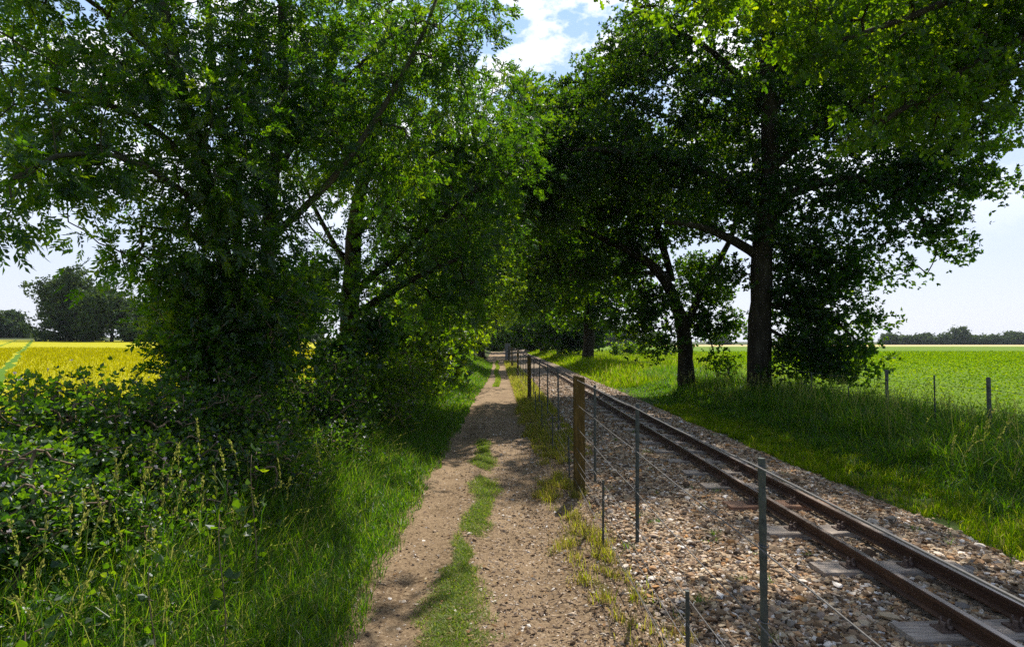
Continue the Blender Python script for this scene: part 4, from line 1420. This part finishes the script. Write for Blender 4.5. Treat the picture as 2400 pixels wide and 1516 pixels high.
# ------------------------------------------------------------------ plants in the left foreground
def grass_clump(label, spots, seed_len=.10):
    base = at(*spots[0][:3])
    d0 = spots[0][2]
    b0 = np.array([base[0], d0, float(H(base[0], d0))])
    root = thing('tall_grass', label, 'grass clump', b0, group='tall seeding grasses in the left foreground')
    a, s = Acc(), Acc()
    for px, py, d in spots:
        tip = at(px, py, d)
        foot = np.array([tip[0] - rng.uniform(-.10, .16), d + rng.uniform(-.05, .2), float(H(tip[0], d))])
        t = np.linspace(0, 1, 12)[:, None]
        ctrl = foot + (tip - foot) * np.array([.12, .12, .85])
        P = (1 - t) ** 2 * foot + 2 * t * (1 - t) * ctrl + t * t * tip
        tube(a, P, np.linspace(.0022, .0009, 12), 4)
        # blades on the stem
        n = 5
        BP = P[rng.integers(0, 6, n)]
        blades(a, BP, rng.uniform(.15, .32, n), np.full(n, .006), rng.uniform(.3, .9, n), rng.random(n))
        # seed head
        n = 46
        f = rng.random(n)
        idx = (11 - f * 4.2)
        O = np.stack([np.interp(idx, np.arange(12), P[:, i]) for i in range(3)], 1) + rng.normal(0, .0035, (n, 3))
        ax = unit(np.tile(P[-1] - P[-3], (n, 1)) + rng.normal(0, .25 * np.linalg.norm(P[-1] - P[-3]), (n, 3)))
        stamps(s, *LEAFLET, O, ax, perp(ax), .020, .008, rng.random(n))
    a.build('stem', M['grass'], root, loc=b0)
    s.build('seed_head', M['seed'], root, loc=b0)


grass_clump('tall seeding grass at the far left, arching over the verge near the bottom corner', [(60, 1330, 2.5), (100, 1320, 2.6), (30, 1400, 2.4), (140, 1340, 2.7), (20, 1220, 2.6)])
grass_clump('bright upright seeding grass in front of the bramble, left of the centre of the hedge', [(195, 1150, 2.9), (215, 1140, 2.9), (245, 1190, 3.0), (165, 1180, 2.9), (205, 1200, 2.8), (265, 1210, 3.0), (110, 1210, 2.8)])
grass_clump('three golden seed stems curving up against the dark bramble', [(305, 1045, 3.6), (367, 1035, 3.6), (415, 1055, 3.6), (270, 1075, 3.5), (345, 1100, 3.4)])
grass_clump('tallest seeding grass, its head bent over before the dark ash foot', [(462, 985, 3.7), (418, 1040, 3.6), (380, 1110, 3.5), (430, 1130, 3.4)])
grass_clump('seeding grass with drooping gold heads beside the tallest one', [(535, 1030, 3.8), (515, 1050, 3.8), (500, 1095, 3.7), (475, 1120, 3.6)])
grass_clump('wide arching seeding grass leaning toward the path', [(650, 1075, 4.0), (585, 1140, 3.8), (540, 1190, 3.6), (680, 1120, 4.2), (740, 1040, 4.6)])
grass_clump('short seeding grass low in front, between corner and sapling', [(235, 1380, 2.6), (215, 1340, 2.6), (320, 1300, 2.8), (390, 1385, 2.6), (360, 1240, 3.0)])
# right side, sunlit
grass_clump('pale seeding grass bending at the right edge before the dark verge', [(2330, 960, 4.9), (2380, 970, 4.8), (2350, 1000, 4.7), (2300, 1030, 5.0), (2390, 1060, 4.4), (2290, 1000, 5.2), (2240, 1020, 5.4)])


def leafy_plant(label, top, d, n_leaf, leaf, name='young_sapling', stem_r=.004):
    tip = at(*top, d)
    b = np.array([tip[0] - .03, d, float(H(tip[0], d))])
    root = thing(name, label, 'plant', b, group=None)
    a = Acc()
    lv = []
    t = np.linspace(0, 1, 10)[:, None]
    P = b + (tip - b) * t + np.array([.03, 0, 0]) * np.sin(t * 5)
    tube(a, P, np.linspace(stem_r, stem_r * .5, 10), 6)
    for k in range(n_leaf):
        f = .35 + .65 * k / (n_leaf - 1)
        O = b + (tip - b) * f
        ang = k * 2.4
        A = unit(np.array([[math.cos(ang), math.sin(ang), .35]]))
        tube(a, [O, O + A[0] * leaf * .6], stem_r * .5, 4)
        O2 = (O + A[0] * leaf * .6)[None]
        l = Acc()
        lv.append(l)
        clumps(O2, A, 'tri', np.array([leaf * (1.1 - .3 * rng.random())]), l, 0, crnd=np.array([.25 + .4 * rng.random()]))
    a.build('stem', M['twig'], root, True, loc=b)
    for l in lv:
        l.build('leaf', M['shrub'], root, loc=b)


leafy_plant('young sapling with a dark red stem and broad sunlit leaves before the brambles', (528, 1205), 3.1, 9, .062)
leafy_plant('low broad-leaved plant left of the sapling, two bright leaf pairs', (365, 1330), 2.8, 7, .05, 'broadleaf_weed')
leafy_plant('bright trailing bramble shoot tip lit against the hedge', (600, 1065), 3.9, 7, .06, 'bramble_shoot')
leafy_plant('broad-leaved weed at the bottom left edge of the picture', (80, 1480), 2.1, 9, .045, 'broadleaf_weed')

ga = Acc()      # low leafy ground cover on the bank, between the bushes and the grass
x, y = patch(17000, -3.9, -1.15, 1.8, 12, 1.5)
ok = rng.random(len(x)) < smooth(-1.1, -1.7, x)
x, y = x[ok], y[ok]
z = H(x, y) + rng.uniform(.03, .62, len(x)) * smooth(-1.15, -2.6, x) + .02
O = np.stack([x, y, z], 1)
A = unit(np.stack([rng.normal(size=len(x)), rng.normal(size=len(x)) - .3, rng.uniform(-.1, .7, len(x))], 1))
clumps(O, A, 'tri', rng.uniform(.028, .055, len(x)), ga, 0)
tag(ga.build('undergrowth', M['bramble'], None), 'low nettles and bramble leaves on the left bank', 'undergrowth', kind='stuff')

# ------------------------------------------------------------------ distant trees
G_FL = 'distant trees beyond the yellow field'
G_FR = 'distant trees on the right horizon'


def far_tree(label, group, px, d, htop, wpx, nc=150, leaf=.3, name='distant_tree'):
    nc = int(nc * 2.4)
    if d > 200:
        htop, nc = 800 - (800 - htop) * 1.3, int(nc * 1.3)
    p0 = at(px, 800, d)
    base = np.array([p0[0], d, float(H(p0[0], d)) - .2])
    top = at(px, htop, d)[2]
    hh = top - base[2]
    rw = wpx / 2 / F_PX * d
    blobs = []
    for k in range(9):
        a = rng.uniform(0, 2 * math.pi)
        f = rng.uniform(.12, .9)
        rad = rw * (.62 if f < .65 else .35) * rng.uniform(.7, 1.0)
        off = max(0, rw - rad) * rng.random() ** .5
        zz = base[2] + hh * f
        rad = min(rad, hh * .34)
        blobs.append((np.array([base[0] + math.cos(a) * off, d + math.sin(a) * off * .7, min(zz, top - rad * .9)]), rad))
    blobs.append((np.array([base[0], d, top - min(rw * .5, hh * .3)]), min(rw * .5, hh * .3)))
    blobs.append((np.array([base[0] - rw * .5, d, base[2] + hh * .22]), min(rw * .5, hh * .25)))
    blobs.append((np.array([base[0] + rw * .5, d, base[2] + hh * .22]), min(rw * .5, hh * .25)))
    limbs = [([base, base + np.array([0, 0, hh * .4]), base + np.array([rng.normal(0, .3), 0, hh * .8])], hh * .028, hh * .01)]
    tree(name, label, 'tree', group, base, limbs, blobs, nc, 'oakfar', leaf, 13, max(.5, leaf * 2.4), M['far_leaf'], M['bark'], twig=.012)


far_tree('big domed tree, the tallest beyond the yellow field, at its left end', G_FL, 165, 108, 622, 190, 420, .42)
far_tree('rounded tree right beside the big domed one', G_FL, 262, 104, 660, 170, 340, .42)
far_tree('dark tree at the far edge of the field, half behind the ash leaves', G_FL, 345, 108, 690, 150, 240, .42)
far_tree('paler tree standing alone at the far left edge of the picture', G_FL, 22, 150, 726, 130, 260, .5)
far_tree('tree behind the ash stems on the field edge', G_FL, 460, 112, 700, 150, 200, .45)
far_tree('tree seen through the branches between the two ash trunks', G_FL, 700, 118, 735, 150, 160, .45)
far_tree('low tree seen right of the knotted trunk beyond the field', G_FL, 900, 125, 762, 130, 130, .45)
far_tree('small far bush between the lone tree and the big domed tree', G_FL, 86, 190, 780, 46, 60, .6)
labsR = ['first tree of the right horizon line, with a spiky top', 'low rounded tree second along the right horizon', 'dark round tree left of the tall horizon tree',
         'rounded green tree just left of the tall horizon tree', 'tallest tree on the right horizon', 'broad low tree right of the tall horizon tree', 'second low tree right of the tall horizon tree',
         'small low tree in the dip of the right horizon line', 'dark tree near the right edge of the horizon', 'last tree at the right edge of the horizon']
for lab, px, top, w in zip(labsR, (2085, 2132, 2170, 2212, 2254, 2295, 2330, 2348, 2378, 2412), (788, 793, 788, 789, 774, 791, 792, 795, 785, 788), (46, 46, 50, 50, 40, 50, 46, 40, 54, 50)):
    far_tree(lab, G_FR, px, 310, top, w, 70, .95)
for lab, px, top, w, d in (('pale blue-green wood edge seen under the oak boughs, left tree', 1425, 765, 60, 210), ('tree of the wood edge seen under the oak boughs, right tree', 1475, 768, 64, 215),
                           ('low tree at the end of the wood edge beyond the meadow', 1530, 785, 60, 230), ('far tree on the horizon between the two oak trunks', 1690, 789, 80, 300),
                           ('far tree on the horizon behind the thick oak', 1860, 790, 90, 300), ('far tree on the horizon under the drooping oak boughs', 1970, 790, 90, 305)):
    far_tree(lab, G_FR, px, d, top, w, 90, .7)

print('objects', len(bpy.data.objects), 'tris', sum(len(m.loops) for m in bpy.data.meshes))

hz_a = Acc()
box(hz_a, (0, 1180, 17), (2960, 2480, 37.8))
_h = hz_a.build('haze', [mat_new('haze_air')[0]], None)
_m = _h.data.materials[0]
_hv = N(_m.node_tree, 'ShaderNodeVolumePrincipled')
_hv.inputs['Color'].default_value = (.80, .88, 1, 1)
_hv.inputs['Density'].default_value = .00013
_hv.inputs['Anisotropy'].default_value = .3
_ho = N(_m.node_tree, 'ShaderNodeOutputMaterial')
_m.node_tree.links.new(_hv.outputs[0], _ho.inputs['Volume'])
tag(_h, 'thin summer haze in the air', None, kind='stuff')
